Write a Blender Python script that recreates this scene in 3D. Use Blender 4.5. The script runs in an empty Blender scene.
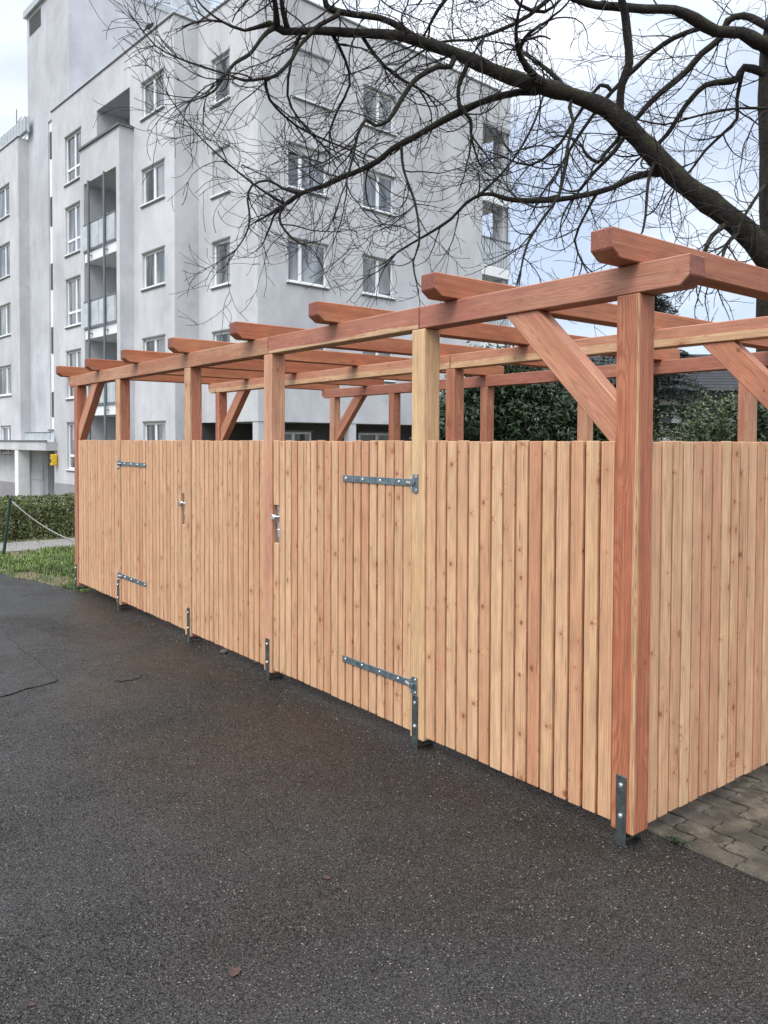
import bpy, bmesh, math, random
from mathutils import Vector, Matrix, noise
R = math.radians
SC = bpy.context.scene
COL = SC.collection
random.seed(7)

# ------------------------------------------------------------------ camera
YAW, PITCH, ROLL, FPX = 0.9044, 0.0285, 0.0037, 800.07
CAM = Vector((1.929, -2.849, 1.7))
fw = Vector((-math.sin(YAW)*math.cos(PITCH), math.cos(YAW)*math.cos(PITCH), -math.sin(PITCH)))
rt = Vector((math.cos(YAW), math.sin(YAW), 0))
up = rt.cross(fw)
rt2 = rt*math.cos(ROLL)+up*math.sin(ROLL)
up2 = -rt*math.sin(ROLL)+up*math.cos(ROLL)
cd = bpy.data.cameras.new('camera')
cam = bpy.data.objects.new('camera', cd); COL.objects.link(cam)
cam.matrix_world = Matrix(((rt2.x, up2.x, -fw.x, CAM.x), (rt2.y, up2.y, -fw.y, CAM.y), (rt2.z, up2.z, -fw.z, CAM.z), (0, 0, 0, 1)))
cd.sensor_width = 36; cd.lens = FPX*36/1024; cd.shift_y = -0.0462
cd.clip_start = 0.05; cd.clip_end = 2000
SC.camera = cam

BANK = (-0.5244, 0.8040, 0.3100)
# ------------------------------------------------------------------ world: overcast sky
W = bpy.data.worlds.new('World'); SC.world = W; W.use_nodes = True
nt = W.node_tree; nt.nodes.clear()
def N(t, nt_, **k):
    n = nt_.nodes.new(t)
    for a, b in k.items():
        if a == 'inp':
            for i, v in b.items(): n.inputs[i].default_value = v
        else: setattr(n, a, b)
    return n
SUN_EL, SUN_AZ = 48, 158      # degrees; azimuth of the sun measured from +Y towards +X
out = N('ShaderNodeOutputWorld', nt)
sky = N('ShaderNodeTexSky', nt, sky_type='NISHITA', sun_disc=False, sun_elevation=R(SUN_EL), sun_rotation=R(SUN_AZ))
sky.air_density = 1.0; sky.dust_density = 2.0
bg1 = N('ShaderNodeBackground', nt, inp={1: 0.05})
nt.links.new(sky.outputs[0], bg1.inputs[0])
tc = N('ShaderNodeTexCoord', nt)
mp = N('ShaderNodeMapping', nt, inp={'Scale': (1.0, 1.0, 2.6), 'Location': (1.3, 0.4, 0.2)})
nt.links.new(tc.outputs['Generated'], mp.inputs[0])
nz = N('ShaderNodeTexNoise', nt, inp={'Scale': 2.1, 'Detail': 7, 'Roughness': 0.52, 'Distortion': 0.25})
nt.links.new(mp.outputs[0], nz.inputs[0])
cr = N('ShaderNodeValToRGB', nt)
cr.color_ramp.elements[0].position = 0.36; cr.color_ramp.elements[0].color = (0.54, 0.61, 0.75, 1)
cr.color_ramp.elements[1].position = 0.56; cr.color_ramp.elements[1].color = (0.97, 0.99, 1.03, 1)
e = cr.color_ramp.elements.new(0.45); e.color = (0.72, 0.78, 0.88, 1)
# a broad grey-blue cloud bank low in the north-west
bank = N('ShaderNodeVectorMath', nt, operation='DISTANCE'); bank.inputs[1].default_value = BANK
nt.links.new(tc.outputs['Generated'], bank.inputs[0])
bm_ = N('ShaderNodeMapRange', nt, inp={1: 0.10, 2: 0.42, 3: -0.13, 4: 0.03}); nt.links.new(bank.outputs['Value'], bm_.inputs[0])
sm = N('ShaderNodeMath', nt, operation='ADD'); nt.links.new(nz.outputs[0], sm.inputs[0]); nt.links.new(bm_.outputs[0], sm.inputs[1])
nt.links.new(sm.outputs[0], cr.inputs[0])
# an overcast sky is brighter towards the zenith
sp = N('ShaderNodeSeparateXYZ', nt); nt.links.new(tc.outputs['Generated'], sp.inputs[0])
mr = N('ShaderNodeMapRange', nt, inp={1: 0.38, 2: 0.95, 3: 0.84, 4: 2.6}); nt.links.new(sp.outputs[2], mr.inputs[0])
bg2 = N('ShaderNodeBackground', nt)
nt.links.new(cr.outputs[0], bg2.inputs[0]); nt.links.new(mr.outputs[0], bg2.inputs[1])
ad = N('ShaderNodeAddShader', nt)
nt.links.new(bg1.outputs[0], ad.inputs[0]); nt.links.new(bg2.outputs[0], ad.inputs[1])
nt.links.new(ad.outputs[0], out.inputs[0])

# ------------------------------------------------------------------ sun behind the cloud
sd = bpy.data.lights.new('sun', 'SUN'); sd.energy = 1.5; sd.angle = R(25); sd.color = (1, 0.96, 0.9)
sun = bpy.data.objects.new('sun', sd); COL.objects.link(sun)
az, el = R(SUN_AZ), R(SUN_EL)
sv = Vector((math.sin(az)*math.cos(el), math.cos(az)*math.cos(el), math.sin(el)))
sun.rotation_euler = sv.to_track_quat('Z', 'Y').to_euler()
sun.location = (0, 0, 30)
SC.view_settings.view_transform = 'Standard'; SC.view_settings.look = 'None'
SC.view_settings.exposure = 0.20; SC.view_settings.gamma = 1.0; SC.view_settings.use_curve_mapping = False
SC.render.engine = 'CYCLES'

# ------------------------------------------------------------------ helpers
class MB:
    """Collects pieces and links them as one mesh object with wood attributes."""
    def __init__(s): s.v = []; s.f = []; s.wc = []; s.rnd = []; s.mi = []; s.sm = []
    def add(s, verts, faces, wc=None, rnd=0.0, mi=0, smooth=False):
        o = len(s.v); s.v += [tuple(x) for x in verts]
        s.f += [tuple(i+o for i in f) for f in faces]
        s.wc += [tuple(x) for x in (wc if wc else verts)]
        s.rnd += [rnd]*len(verts); s.mi += [mi]*len(faces); s.sm += [smooth]*len(faces)
    def prism(s, prof, y0, y1, M=None, bev=0.0, rnd=None, mi=0, off=None, seg=1, endmi=None):
        """profile in local x,z extruded along local y"""
        b = bmesh.new()
        a = [b.verts.new((x, y0, z)) for x, z in prof]; c = [b.verts.new((x, y1, z)) for x, z in prof]
        n = len(prof)
        b.faces.new(a); b.faces.new(c[::-1])
        for i in range(n): b.faces.new((a[i], c[i], c[(i+1) % n], a[(i+1) % n]))
        bmesh.ops.recalc_face_normals(b, faces=b.faces[:])
        if bev: bmesh.ops.bevel(b, geom=b.edges[:], offset=bev, segments=seg, affect='EDGES', profile=0.5)
        s.frombm(b, M, rnd, mi, off, endmi=endmi)
    def box(s, x0, x1, y0, y1, z0, z1, M=None, bev=0.0, rnd=None, mi=0, off=None, seg=1):
        s.prism([(x0, z0), (x1, z0), (x1, z1), (x0, z1)], y0, y1, M, bev, rnd, mi, off, seg)
    def frombm(s, b, M=None, rnd=None, mi=0, off=None, smooth=False, endmi=None):
        b.verts.index_update(); b.normal_update()
        ends = [abs(f.normal.x) > .6 for f in b.faces]
        vs = [v.co.copy() for v in b.verts]
        if off is None: off = (random.uniform(0, 50), random.uniform(-.05, .05), random.uniform(-.05, .05))
        wc = [(v.x+off[0], v.y+off[1], v.z+off[2]) for v in vs]
        if M is not None: vs = [M @ v for v in vs]
        s.add(vs, [[v.index for v in f.verts] for f in b.faces], wc, random.random() if rnd is None else rnd, mi, smooth)
        if endmi is not None:
            o = len(s.mi)-len(ends)
            for i, e in enumerate(ends):
                if e: s.mi[o+i] = endmi
        b.free()
    def cyl(s, p0, p1, r0, r1=None, n=10, mi=0, smooth=True, caps=True):
        r1 = r0 if r1 is None else r1
        p0, p1 = Vector(p0), Vector(p1); d = (p1-p0).normalized()
        a = d.orthogonal().normalized(); c = d.cross(a)
        vs = []
        for p, r in ((p0, r0), (p1, r1)):
            for i in range(n):
                t = 2*math.pi*i/n; vs.append(p+a*math.cos(t)*r+c*math.sin(t)*r)
        fs = [(i, (i+1) % n, n+(i+1) % n, n+i) for i in range(n)]
        s.add(vs, fs, mi=mi, smooth=smooth)
        if caps: s.add(vs, [tuple(range(n-1, -1, -1)), tuple(range(n, 2*n))], mi=mi)
    def tube(s, pts, rad, n=6, mi=0):
        pts = [Vector(p) for p in pts]; k = len(pts)
        t = (pts[1]-pts[0]).normalized(); a = t.orthogonal().normalized()
        vs = []
        for i, p in enumerate(pts):
            t = (pts[min(i+1, k-1)]-pts[max(i-1, 0)])
            if t.length < 1e-9: t = Vector((0, 0, 1))
            t.normalize(); a = (a-t*a.dot(t)).normalized(); c = t.cross(a)
            for j in range(n):
                q = 2*math.pi*j/n; vs.append(p+(a*math.cos(q)+c*math.sin(q))*rad[i])
        fs = [(i*n+j, i*n+(j+1) % n, (i+1)*n+(j+1) % n, (i+1)*n+j) for i in range(k-1) for j in range(n)]
        if n > 4: fs += [tuple(range(n-1, -1, -1)), tuple((k-1)*n+j for j in range(n))]
        s.add(vs, fs, mi=mi, smooth=True)
    def build(s, name, mats, parent=None, loc=None, rotz=0):
        if not isinstance(mats, (list, tuple)): mats = [mats]
        me = bpy.data.meshes.new(name); me.from_pydata(s.v, [], s.f); me.update()
        for m in mats: me.materials.append(m)
        me.polygons.foreach_set('material_index', s.mi); me.polygons.foreach_set('use_smooth', s.sm)
        a = me.attributes.new('wc', 'FLOAT_VECTOR', 'POINT'); a.data.foreach_set('vector', [c for w in s.wc for c in w])
        a = me.attributes.new('rnd', 'FLOAT', 'POINT'); a.data.foreach_set('value', s.rnd)
        o = bpy.data.objects.new(name, me); COL.objects.link(o)
        if parent is not None: o.parent = parent
        if loc is not None: o.location = loc
        o.rotation_euler.z = rotz
        return o
def tag(o, label=None, cat=None, group=None, kind=None):
    if label: o['label'] = label
    if cat: o['category'] = cat
    if group: o['group'] = group
    if kind: o['kind'] = kind
    return o
def empty(name, loc=(0, 0, 0), rz=0):
    o = bpy.data.objects.new(name, None); COL.objects.link(o); o.location = loc; o.rotation_euler.z = rz
    o.empty_display_size = .2
    return o
def local(parent):
    return parent

# ------------------------------------------------------------------ materials
class Mat:
    def __init__(s, name):
        s.m = bpy.data.materials.new(name); s.m.use_nodes = True; s.t = s.m.node_tree
        s.b = s.t.nodes['Principled BSDF']
    def n(s, t, **k): return N(t, s.t, **k)
    def l(s, a, b): s.t.links.new(a, b)
    def math(s, op, a, b=None, c=None, clamp=False):
        n = s.n('ShaderNodeMath', operation=op, use_clamp=clamp)
        for i, v in enumerate((a, b, c)):
            if v is None: continue
            if isinstance(v, (int, float)): n.inputs[i].default_value = v
            else: s.l(v, n.inputs[i])
        return n.outputs[0]
    def noise(s, vec, scale, detail=4, rough=.55, dist=0, vscale=None, color=False):
        if vscale is not None:
            m = s.n('ShaderNodeMapping', inp={'Scale': vscale}); s.l(vec, m.inputs[0]); vec = m.outputs[0]
        n = s.n('ShaderNodeTexNoise', inp={'Scale': scale, 'Detail': detail, 'Roughness': rough, 'Distortion': dist})
        s.l(vec, n.inputs[0]); return n.outputs[1 if color else 0]
    def ramp(s, fac, stops):
        r = s.n('ShaderNodeValToRGB'); s.l(fac, r.inputs[0]); e = r.color_ramp.elements
        while len(e) < len(stops): e.new(.5)
        for k, (p, c) in enumerate(stops):
            e[k].position = p; c = c if isinstance(c, (tuple, list)) else (c, c, c); e[k].color = (*c, 1)
        return r.outputs[0]
    def mix(s, fac, a, b, mode='MIX'):
        n = s.n('ShaderNodeMix', data_type='RGBA', blend_type=mode)
        for i, v in ((0, fac), (6, a), (7, b)):
            if isinstance(v, (int, float)): n.inputs[i].default_value = v if i == 0 else (v, v, v, 1)
            elif isinstance(v, tuple): n.inputs[i].default_value = (*v, 1)
            else: s.l(v, n.inputs[i])
        return n.outputs[2]
    def attr(s, name, o=1):
        n = s.n('ShaderNodeAttribute', attribute_name=name); return n.outputs[o]
    def obj(s): return s.n('ShaderNodeTexCoord').outputs['Object']
    def bump(s, h, strength=.3, dist=.002):
        n = s.n('ShaderNodeBump', inp={'Strength': strength, 'Distance': dist}); s.l(h, n.inputs['Height']); s.l(n.outputs[0], s.b.inputs['Normal'])
    def col(s, c):
        if isinstance(c, tuple): s.b.inputs['Base Color'].default_value = (*c, 1)
        else: s.l(c, s.b.inputs['Base Color'])
    def rough(s, r):
        if isinstance(r, (int, float)): s.b.inputs['Roughness'].default_value = r
        else: s.l(r, s.b.inputs['Roughness'])
        return s

def plain(name, c, rough=.6, metal=0, var=.12, scale=6):
    m = Mat(name); v = m.noise(m.obj(), scale, 5)
    m.col(m.mix(1, c, m.ramp(v, [(.3, 1-var), (.7, 1+var)]), 'MULTIPLY')); m.rough(rough); m.b.inputs['Metallic'].default_value = metal
    return m.m

def wood(name, tones, sap, sap_amt, ring=1.0, knots=1.0, dark=(.16, .06, .03), rough=.62, cells=(9.5, 9., 0.), grain=.5, corner=None, ksize=(.13, .035)):
    """solid-texture larch: x runs along the grain"""
    tone_knot = (.34, .145, .065)
    m = Mat(name); wc = m.attr('wc'); rnd = m.attr('rnd', 2)
    sep = m.n('ShaderNodeSeparateXYZ'); m.l(wc, sep.inputs[0]); X, Y, Z = sep.outputs
    # annual rings round a wandering pith
    wob = m.noise(wc, 1.0, 2, .5, vscale=(1.1, 3, 3), color=True)
    ws = m.n('ShaderNodeSeparateColor'); m.l(wob, ws.inputs[0])
    py = m.math('ADD', Y, m.math('MULTIPLY_ADD', ws.outputs[0], .09, -.01))
    pz = m.math('ADD', Z, m.math('MULTIPLY_ADD', ws.outputs[1], .09, -.09))
    rad = m.math('SQRT', m.math('ADD', m.math('MULTIPLY', py, py), m.math('MULTIPLY', pz, pz)))
    # knots
    kp = m.n('ShaderNodeCombineXYZ'); m.l(m.math('MULTIPLY', X, cells[0]*.85), kp.inputs[0]); m.l(m.math('MULTIPLY', m.math('ADD', Y, Z), cells[0]), kp.inputs[1])
    vo = m.n('ShaderNodeTexVoronoi', voronoi_dimensions='2D', inp={'Scale': 1.0, 'Randomness': 1.0}); m.l(kp.outputs[0], vo.inputs[0])
    vs = m.n('ShaderNodeSeparateColor'); m.l(vo.outputs['Color'], vs.inputs[0])
    size = m.math('MULTIPLY', m.math('GREATER_THAN', vs.outputs[0], 1-.40*knots), m.math('MULTIPLY_ADD', m.math('POWER', vs.outputs[1], 3.0), ksize[0], ksize[1]))
    # distance measured in metres-ish, knots slightly elongated along the grain
    kd = m.math('DIVIDE', vo.outputs['Distance'], m.math('ADD', size, .0001))
    core = m.math('SUBTRACT', 1.0, m.math('SMOOTH_MIN', m.math('POWER', kd, 3.0), 1.0, .1), clamp=True)
    halo = m.math('SUBTRACT', 1.0, m.math('MULTIPLY', kd, .22), clamp=True)
    halo = m.math('MULTIPLY', halo, m.math('GREATER_THAN', size, .01))
    core = m.math('MULTIPLY', core, m.math('GREATER_THAN', size, .01))
    rr = m.math('MULTIPLY_ADD', m.math('POWER', halo, 1.4), .034, rad)
    ph = m.math('MULTIPLY', rr, 2*math.pi/.0045*ring)
    fine = m.noise(wc, 1.0, 3, .6, vscale=(5, 330, 330))
    ph = m.math('ADD', ph, m.math('MULTIPLY', fine, 1.5))
    rings = m.math('MULTIPLY_ADD', m.math('SINE', ph), .5, .5)
    rings = m.math('POWER', rings, 2.2)
    tone = m.ramp(rnd, [(i/(len(tones)-1), t) for i, t in enumerate(tones)])
    broad = m.noise(wc, 1.0, 3, .55, vscale=(.7, 9, 9))
    tone = m.mix(m.math('MULTIPLY', m.ramp(broad, [(.44-.1*sap_amt, 0.0), (.62, 1.0)]), sap_amt), tone, sap)
    if corner:                                        # pale sapwood left along one arris of the timber
        a_, b_, t_ = corner
        cm = m.math('ADD', m.math('MULTIPLY', Y, a_), m.math('MULTIPLY', Z, b_))
        cm = m.math('ADD', cm, m.math('MULTIPLY_ADD', m.noise(wc, 1.0, 3, .5, vscale=(1.3, 6, 6)), .05, -.025-t_))
        cm = m.math('MULTIPLY', cm, 180.0, clamp=True)
        tone = m.mix(m.math('MULTIPLY', cm, .85), tone, sap)
    mott = m.noise(wc, 1.0, 5, .6, vscale=(6, 26, 26))
    tone = m.mix(1, tone, m.ramp(mott, [(.3, .82), (.7, 1.15)]), 'MULTIPLY')
    c = m.mix(m.math('MULTIPLY', rings, m.math('MULTIPLY_ADD', halo, .35, .42*grain), clamp=True), tone, (tones[0][0]*.72, tones[0][1]*.52, tones[0][2]*.45))
    st = m.noise(wc, 1.0, 3, .7, vscale=(2.2, 150, 150))
    c = m.mix(1, c, m.ramp(st, [(.3, 1-.30*grain), (.6, 1.06)]), 'MULTIPLY')
    c = m.mix(m.math('MULTIPLY', m.math('POWER', halo, 2.0), .45), c, (tones[0][0]*.8, tones[0][1]*.6, tones[0][2]*.5))
    kc = m.mix(vs.outputs[2], dark, (tone_knot[0], tone_knot[1], tone_knot[2]))
    c = m.mix(m.math('MULTIPLY', core, .82), c, kc)
    # drying checks and pitch pockets
    ck = m.noise(wc, 1.0, 2, .4, vscale=(3.2, 95, 95))
    c = m.mix(m.math('MULTIPLY', m.ramp(ck, [(.695, 0.0), (.73, 1.0)]), .65), c, dark)
    m.col(c); m.rough(rough)
    m.bump(m.math('ADD', m.math('MULTIPLY', st, .6), m.math('MULTIPLY', rings, -.3)), .35, .0015)
    return m.m

M = {}
M['board'] = wood('larch_boards', [(.54, .265, .148), (.60, .32, .178), (.68, .405, .240), (.64, .39, .215), (.56, .295, .170), (.72, .47, .275), (.58, .295, .172)], (.70, .47, .27), .6, ring=.55, grain=.9)
M['board_gap_shade'] = wood('larch_back_boards_shaded', [(.22, .075, .04), (.26, .09, .045)], (.30, .13, .07), .3, ring=.6)  # same larch, darkened so its colour carries the shading in the grooves
M['post_red'] = wood('larch_post_red', [(.43, .15, .085), (.47, .175, .10)], (.64, .42, .24), .35, knots=.5, cells=(5, 5, 5), grain=1.5)
M['post_pale'] = wood('larch_post_pale', [(.56, .30, .17), (.62, .40, .21)], (.70, .49, .27), 1.0, knots=.5, cells=(5, 5, 5), grain=.9)
M['beam_pink'] = wood('larch_beam_pink', [(.40, .155, .105), (.45, .18, .12)], (.64, .42, .24), .25, knots=.5, cells=(5, 5, 5), grain=.9)
M['beam_brown'] = wood('larch_beam_brown', [(.40, .165, .095), (.45, .205, .11)], (.62, .42, .24), .5, knots=.5, cells=(5, 5, 5), grain=.9)
M['beam_pale'] = wood('larch_beam_pale', [(.55, .31, .17), (.60, .36, .20)], (.70, .50, .27), .9, knots=.5, cells=(5, 5, 5), grain=.9)
M['rafter'] = wood('larch_rafter', [(.37, .12, .055), (.42, .145, .062), (.36, .125, .065)], (.62, .33, .17), .3, knots=.6, cells=(5, 5, 5), grain=.9)
M['brace'] = wood('larch_brace', [(.50, .21, .125), (.54, .24, .14)], (.66, .40, .24), .4, knots=.8, cells=(5, 5, 5), grain=1.0)

M['end_grain'] = wood('larch_end_grain', [(.30, .10, .07), (.35, .125, .08)], (.42, .2, .12), .3, ring=.7, knots=.2, grain=2.0, cells=(5, 5, 5))
RED = [(.43, .15, .09), (.47, .175, .105)]
M['post_near'] = wood('larch_post_near', [(.46, .16, .082), (.50, .185, .095)], (.66, .43, .23), .12, knots=.7, cells=(5, 5, 5), grain=1.5, corner=(1, -1, .094))
M['post_edge'] = wood('larch_post_edge', RED, (.68, .46, .26), .2, knots=.5, cells=(5, 5, 5), grain=1.2, corner=(0, -1, .035))
M['post_pinkpale'] = wood('larch_post_pinkpale', [(.54, .25, .16), (.58, .30, .19)], (.68, .46, .26), .5, knots=.5, cells=(5, 5, 5), grain=1.0)
M['beam_sap'] = wood('larch_beam_sapwood', [(.50, .22, .14), (.54, .25, .16)], (.70, .49, .28), .2, knots=.5, cells=(5, 5, 5), grain=1.0, corner=(0, -1, -.055))
M['beam_sap_low'] = wood('larch_beam_low_sapwood', [(.41, .16, .105), (.45, .185, .12)], (.70, .49, .28), .1, knots=.5, cells=(5, 5, 5), grain=1.0, corner=(0, -1, -.025))
def steel(name, c=(.17, .19, .19), rough=.42, metal=.75):
    m = Mat(name); v = m.noise(m.obj(), 25, 5, .65); w = m.noise(m.obj(), 140, 2)
    m.col(m.mix(1, m.mix(m.ramp(v, [(.4, 0.0), (.65, 1.0)]), c, tuple(x*1.6 for x in c)), m.ramp(w, [(.3, .85), (.7, 1.1)]), 'MULTIPLY'))
    m.rough(m.math('MULTIPLY_ADD', v, .3, rough-.15)); m.b.inputs['Metallic'].default_value = metal
    return m.m
M['steel'] = steel('galvanised_steel', (.11, .13, .125)); M['zinc'] = steel('bright_zinc', (.55, .57, .58), .3, .9); M['hinge'] = steel('hinge_steel', (.17, .215, .235), .4, .7)

def asphalt(name, base=1.0):
    m = Mat(name); g = m.n('ShaderNodeNewGeometry').outputs['Position']
    big = m.noise(g, .55, 5, .6, .4); mid = m.noise(g, 3.0, 5, .6); grit = m.noise(g, 190, 3, .7)
    c = m.mix(m.ramp(big, [(.38, 0.0), (.62, 1.0)]), (.010*base, .0095*base, .009*base), (.022*base, .0215*base, .022*base))
    # brownish silt left along the foot of the shelter and in old puddles
    silt = m.noise(g, 1.1, 6, .62, .3)
    sx = m.n('ShaderNodeSeparateXYZ'); m.l(g, sx.inputs[0])
    near = m.math('MULTIPLY', m.math('SUBTRACT', 1.0, m.math('MULTIPLY', m.math('ABSOLUTE', m.math('ADD', sx.outputs[1], .15)), .75), clamp=True), .9)
    c = m.mix(m.math('MULTIPLY', near, m.ramp(silt, [(.40, .0), (.62, .9)])), c, (.017, .015, .011))
    c = m.mix(m.ramp(silt, [(.63, 0.0), (.71, .35)]), c, (.06, .052, .042))
    c = m.mix(1, c, m.ramp(grit, [(.25, .40), (.75, 1.7)]), 'MULTIPLY')
    c = m.mix(1, c, m.ramp(mid, [(.3, .85), (.7, 1.15)]), 'MULTIPLY')
    for sc, th, col in ((230, .10, (.17, .16, .145)), (145, .024, (.29, .27, .235)), (95, .004, (.36, .32, .27)), (340, .20, (.10, .096, .09))):
        v = m.n('ShaderNodeTexVoronoi', inp={'Scale': sc}); m.l(g, v.inputs[0])
        cc = m.n('ShaderNodeSeparateColor'); m.l(v.outputs['Color'], cc.inputs[0])
        k = m.math('MULTIPLY', m.math('LESS_THAN', v.outputs['Distance'], .33), m.math('LESS_THAN', cc.outputs[0], th*2.2))
        c = m.mix(m.math('MULTIPLY', k, .8), c, col)
    m.col(c)
    wet = m.noise(g, .8, 4, .55, .5)
    m.rough(m.math('ADD', m.ramp(wet, [(.40, .22), (.60, .56)]), m.math('MULTIPLY', grit, .14))); m.b.inputs['Specular IOR Level'].default_value = .36
    v = m.n('ShaderNodeTexVoronoi', inp={'Scale': 165}); m.l(g, v.inputs[0])
    v2 = m.n('ShaderNodeTexVoronoi', inp={'Scale': 80}); m.l(g, v2.inputs[0])
    st = m.math('ADD', m.math('MULTIPLY', m.math('SUBTRACT', 1.0, v.outputs['Distance']), .6), m.math('MULTIPLY', m.math('SUBTRACT', 1.0, v2.outputs['Distance']), .4))
    st = m.math('ADD', st, m.math('MULTIPLY', grit, .5))
    # pore occlusion put into the specular level: stone tops shine, pores do not
    worn = m.noise(g, 7, 5, .7)
    m.l(m.math('MULTIPLY', m.ramp(st, [(.60, .02), (.92, .60)]), m.ramp(worn, [(.3, .7), (.7, 1.2)])), m.b.inputs['Specular IOR Level'])
    m.bump(m.math('ADD', st, m.math('MULTIPLY', mid, 2.5)), .8, .0045)
    return m.m
M['asphalt'] = asphalt('asphalt'); M['asphalt_patch'] = asphalt('asphalt_patch', 1.25)

def soil():
    m = Mat('soil'); g = m.n('ShaderNodeNewGeometry').outputs['Position']
    a = m.noise(g, 2.2, 6, .65); b = m.noise(g, 40, 4, .7)
    c = m.mix(m.ramp(a, [(.42, 0.0), (.6, 1.0)]), (.045, .06, .022), (.17, .125, .075))
    m.col(m.mix(1, c, m.ramp(b, [(.3, .6), (.7, 1.4)]), 'MULTIPLY')); m.rough(.95); m.bump(b, .8, .02); return m.m
M['soil'] = soil()
def paver_mat():
    m = Mat('concrete_pavers'); g = m.n('ShaderNodeNewGeometry').outputs['Position']; r = m.attr('rnd', 2)
    c = m.ramp(r, [(0, (.075, .063, .045)), (.5, (.108, .092, .066)), (1, (.14, .12, .088))])
    a = m.noise(g, 5, 6, .65); b = m.noise(g, 120, 4, .7)
    c = m.mix(m.ramp(a, [(.38, 0.0), (.58, .9)]), c, (.030, .025, .018))
    dz = m.noise(g, 9, 6, .7); c = m.mix(m.ramp(dz, [(.52, 0.0), (.60, .8)]), c, (.028, .022, .015))
    gm = m.noise(g, 14, 5, .6); c = m.mix(m.ramp(gm, [(.62, 0.0), (.70, .7)]), c, (.03, .045, .014))
    c = m.mix(1, c, m.ramp(b, [(.25, .55), (.75, 1.5)]), 'MULTIPLY')
    m.col(c); m.rough(.75); m.bump(b, .6, .004); return m.m
M['paver'] = paver_mat()
M['seam'] = plain('seam_tar', (.020, .019, .018), .8)
M['path'] = plain('path_slabs', (.20, .19, .18), .8, var=.3, scale=12)

def render_wall(name, c, stain=.22, scale=1.0):
    m = Mat(name); o = m.obj()
    a = m.noise(o, .35*scale, 6, .62, .4); s = m.noise(o, 1.0, 6, .62, vscale=(1.3, 1.3, .45)); b = m.noise(o, 60, 3, .7); d = m.noise(o, 1.3, 6, .7, .3)
    k = m.mix(1, c, m.ramp(a, [(.3, 1-stain*.8), (.68, 1+stain*.35)]), 'MULTIPLY')
    k = m.mix(1, k, m.ramp(s, [(.3, 1-stain*.45), (.6, 1+stain*.2)]), 'MULTIPLY')
    k = m.mix(m.ramp(d, [(.54, 0.0), (.70, stain*1.4)]), k, tuple(x*.60 for x in c))
    k = m.mix(1, k, m.ramp(b, [(.3, .93), (.7, 1.06)]), 'MULTIPLY')
    m.col(k); m.rough(.9); m.bump(b, .3, .01); return m.m
M['wall'] = render_wall('grey_render', (.555, .565, .585), .26); M['wall_tower'] = render_wall('tower_render', (.51, .525, .555), .26)
M['plinth'] = render_wall('plinth_render', (.30, .30, .31), .2)
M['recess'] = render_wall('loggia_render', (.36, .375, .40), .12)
M['white_trim'] = plain('white_trim', (.80, .82, .83), .5, var=.06); M['ledge_and_shadow'] = plain('dark_ledge_and_shadow', (.15, .155, .16), .6)
M['shutter'] = plain('shutter_slats', (.52, .53, .54), .6)
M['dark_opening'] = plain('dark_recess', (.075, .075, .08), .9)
M['rail'] = plain('railing_paint', (.13, .16, .18), .5); M['panel'] = plain('railing_panel', (.46, .50, .53), .35, var=.2, scale=3)
M['cladding'] = plain('metal_cladding', (.40, .44, .46), .45, var=.15)
M['copper'] = plain('coping_metal', (.12, .125, .13), .5)
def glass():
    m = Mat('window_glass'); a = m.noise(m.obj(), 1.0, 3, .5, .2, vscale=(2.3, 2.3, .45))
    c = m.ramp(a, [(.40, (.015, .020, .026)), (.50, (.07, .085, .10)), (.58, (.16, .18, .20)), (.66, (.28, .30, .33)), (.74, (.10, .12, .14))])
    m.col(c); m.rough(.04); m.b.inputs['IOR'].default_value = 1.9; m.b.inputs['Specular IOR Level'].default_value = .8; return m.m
M['glass'] = glass()
M['yellow'] = plain('yellow_paint', (.75, .47, .02), .4); M['black'] = plain('black_paint', (.02, .02, .02), .5)
M['green_post'] = plain('green_coated_steel', (.012, .045, .028), .4); M['rope'] = plain('pale_rope', (.50, .49, .46), .8)
def bark():
    m = Mat('bark'); g = m.n('ShaderNodeNewGeometry'); P = g.outputs['Position']
    a = m.noise(P, 9, 6, .7); b = m.noise(P, 45, 5, .7); mo = m.noise(P, 6.5, 6, .7)
    c = m.mix(m.ramp(a, [(.35, 0.0), (.65, 1.0)]), (.012, .009, .008), (.034, .027, .022))
    s = m.n('ShaderNodeSeparateXYZ'); m.l(g.outputs['Normal'], s.inputs[0])
    top = m.math('MULTIPLY_ADD', s.outputs[2], .6, .35, clamp=True)
    k = m.math('MULTIPLY', top, m.ramp(mo, [(.49, .0), (.56, .9)]))
    c = m.mix(k, c, (.062, .072, .018))
    m.col(c); m.rough(.9); m.bump(m.math('ADD', m.math('MULTIPLY', a, 2.0), b), 1.0, .045); return m.m
M['bark'] = bark()
M['twig'] = plain('twig_bark', (.014, .011, .010), .85)
def leafmat(name, a, b, rough=.45, trans=.15, spots=None):
    m = Mat(name); r = m.attr('rnd', 2); n = m.noise(m.obj(), 1.4, 3)
    c = m.ramp(r, [(0, a), (.6, b), (1, tuple(x*1.5 for x in b))])
    c = m.mix(1, c, m.ramp(n, [(.35, .6), (.65, 1.35)]), 'MULTIPLY')
    m.col(c); m.rough(rough); m.b.inputs['Transmission Weight'].default_value = 0
    return m.m
M['laurel'] = leafmat('laurel_leaf', (.006, .016, .005), (.018, .042, .012), .45)
M['spruce'] = leafmat('spruce_needle', (.008, .018, .014), (.017, .038, .028), .6)
M['bush'] = leafmat('bush_leaf', (.018, .032, .010), (.050, .078, .022), .45)
M['brownbush'] = leafmat('brown_leaf', (.050, .045, .022), (.11, .09, .045), .6)
M['hedge'] = leafmat('hedge_leaf', (.028, .045, .012), (.085, .105, .025), .45)
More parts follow.
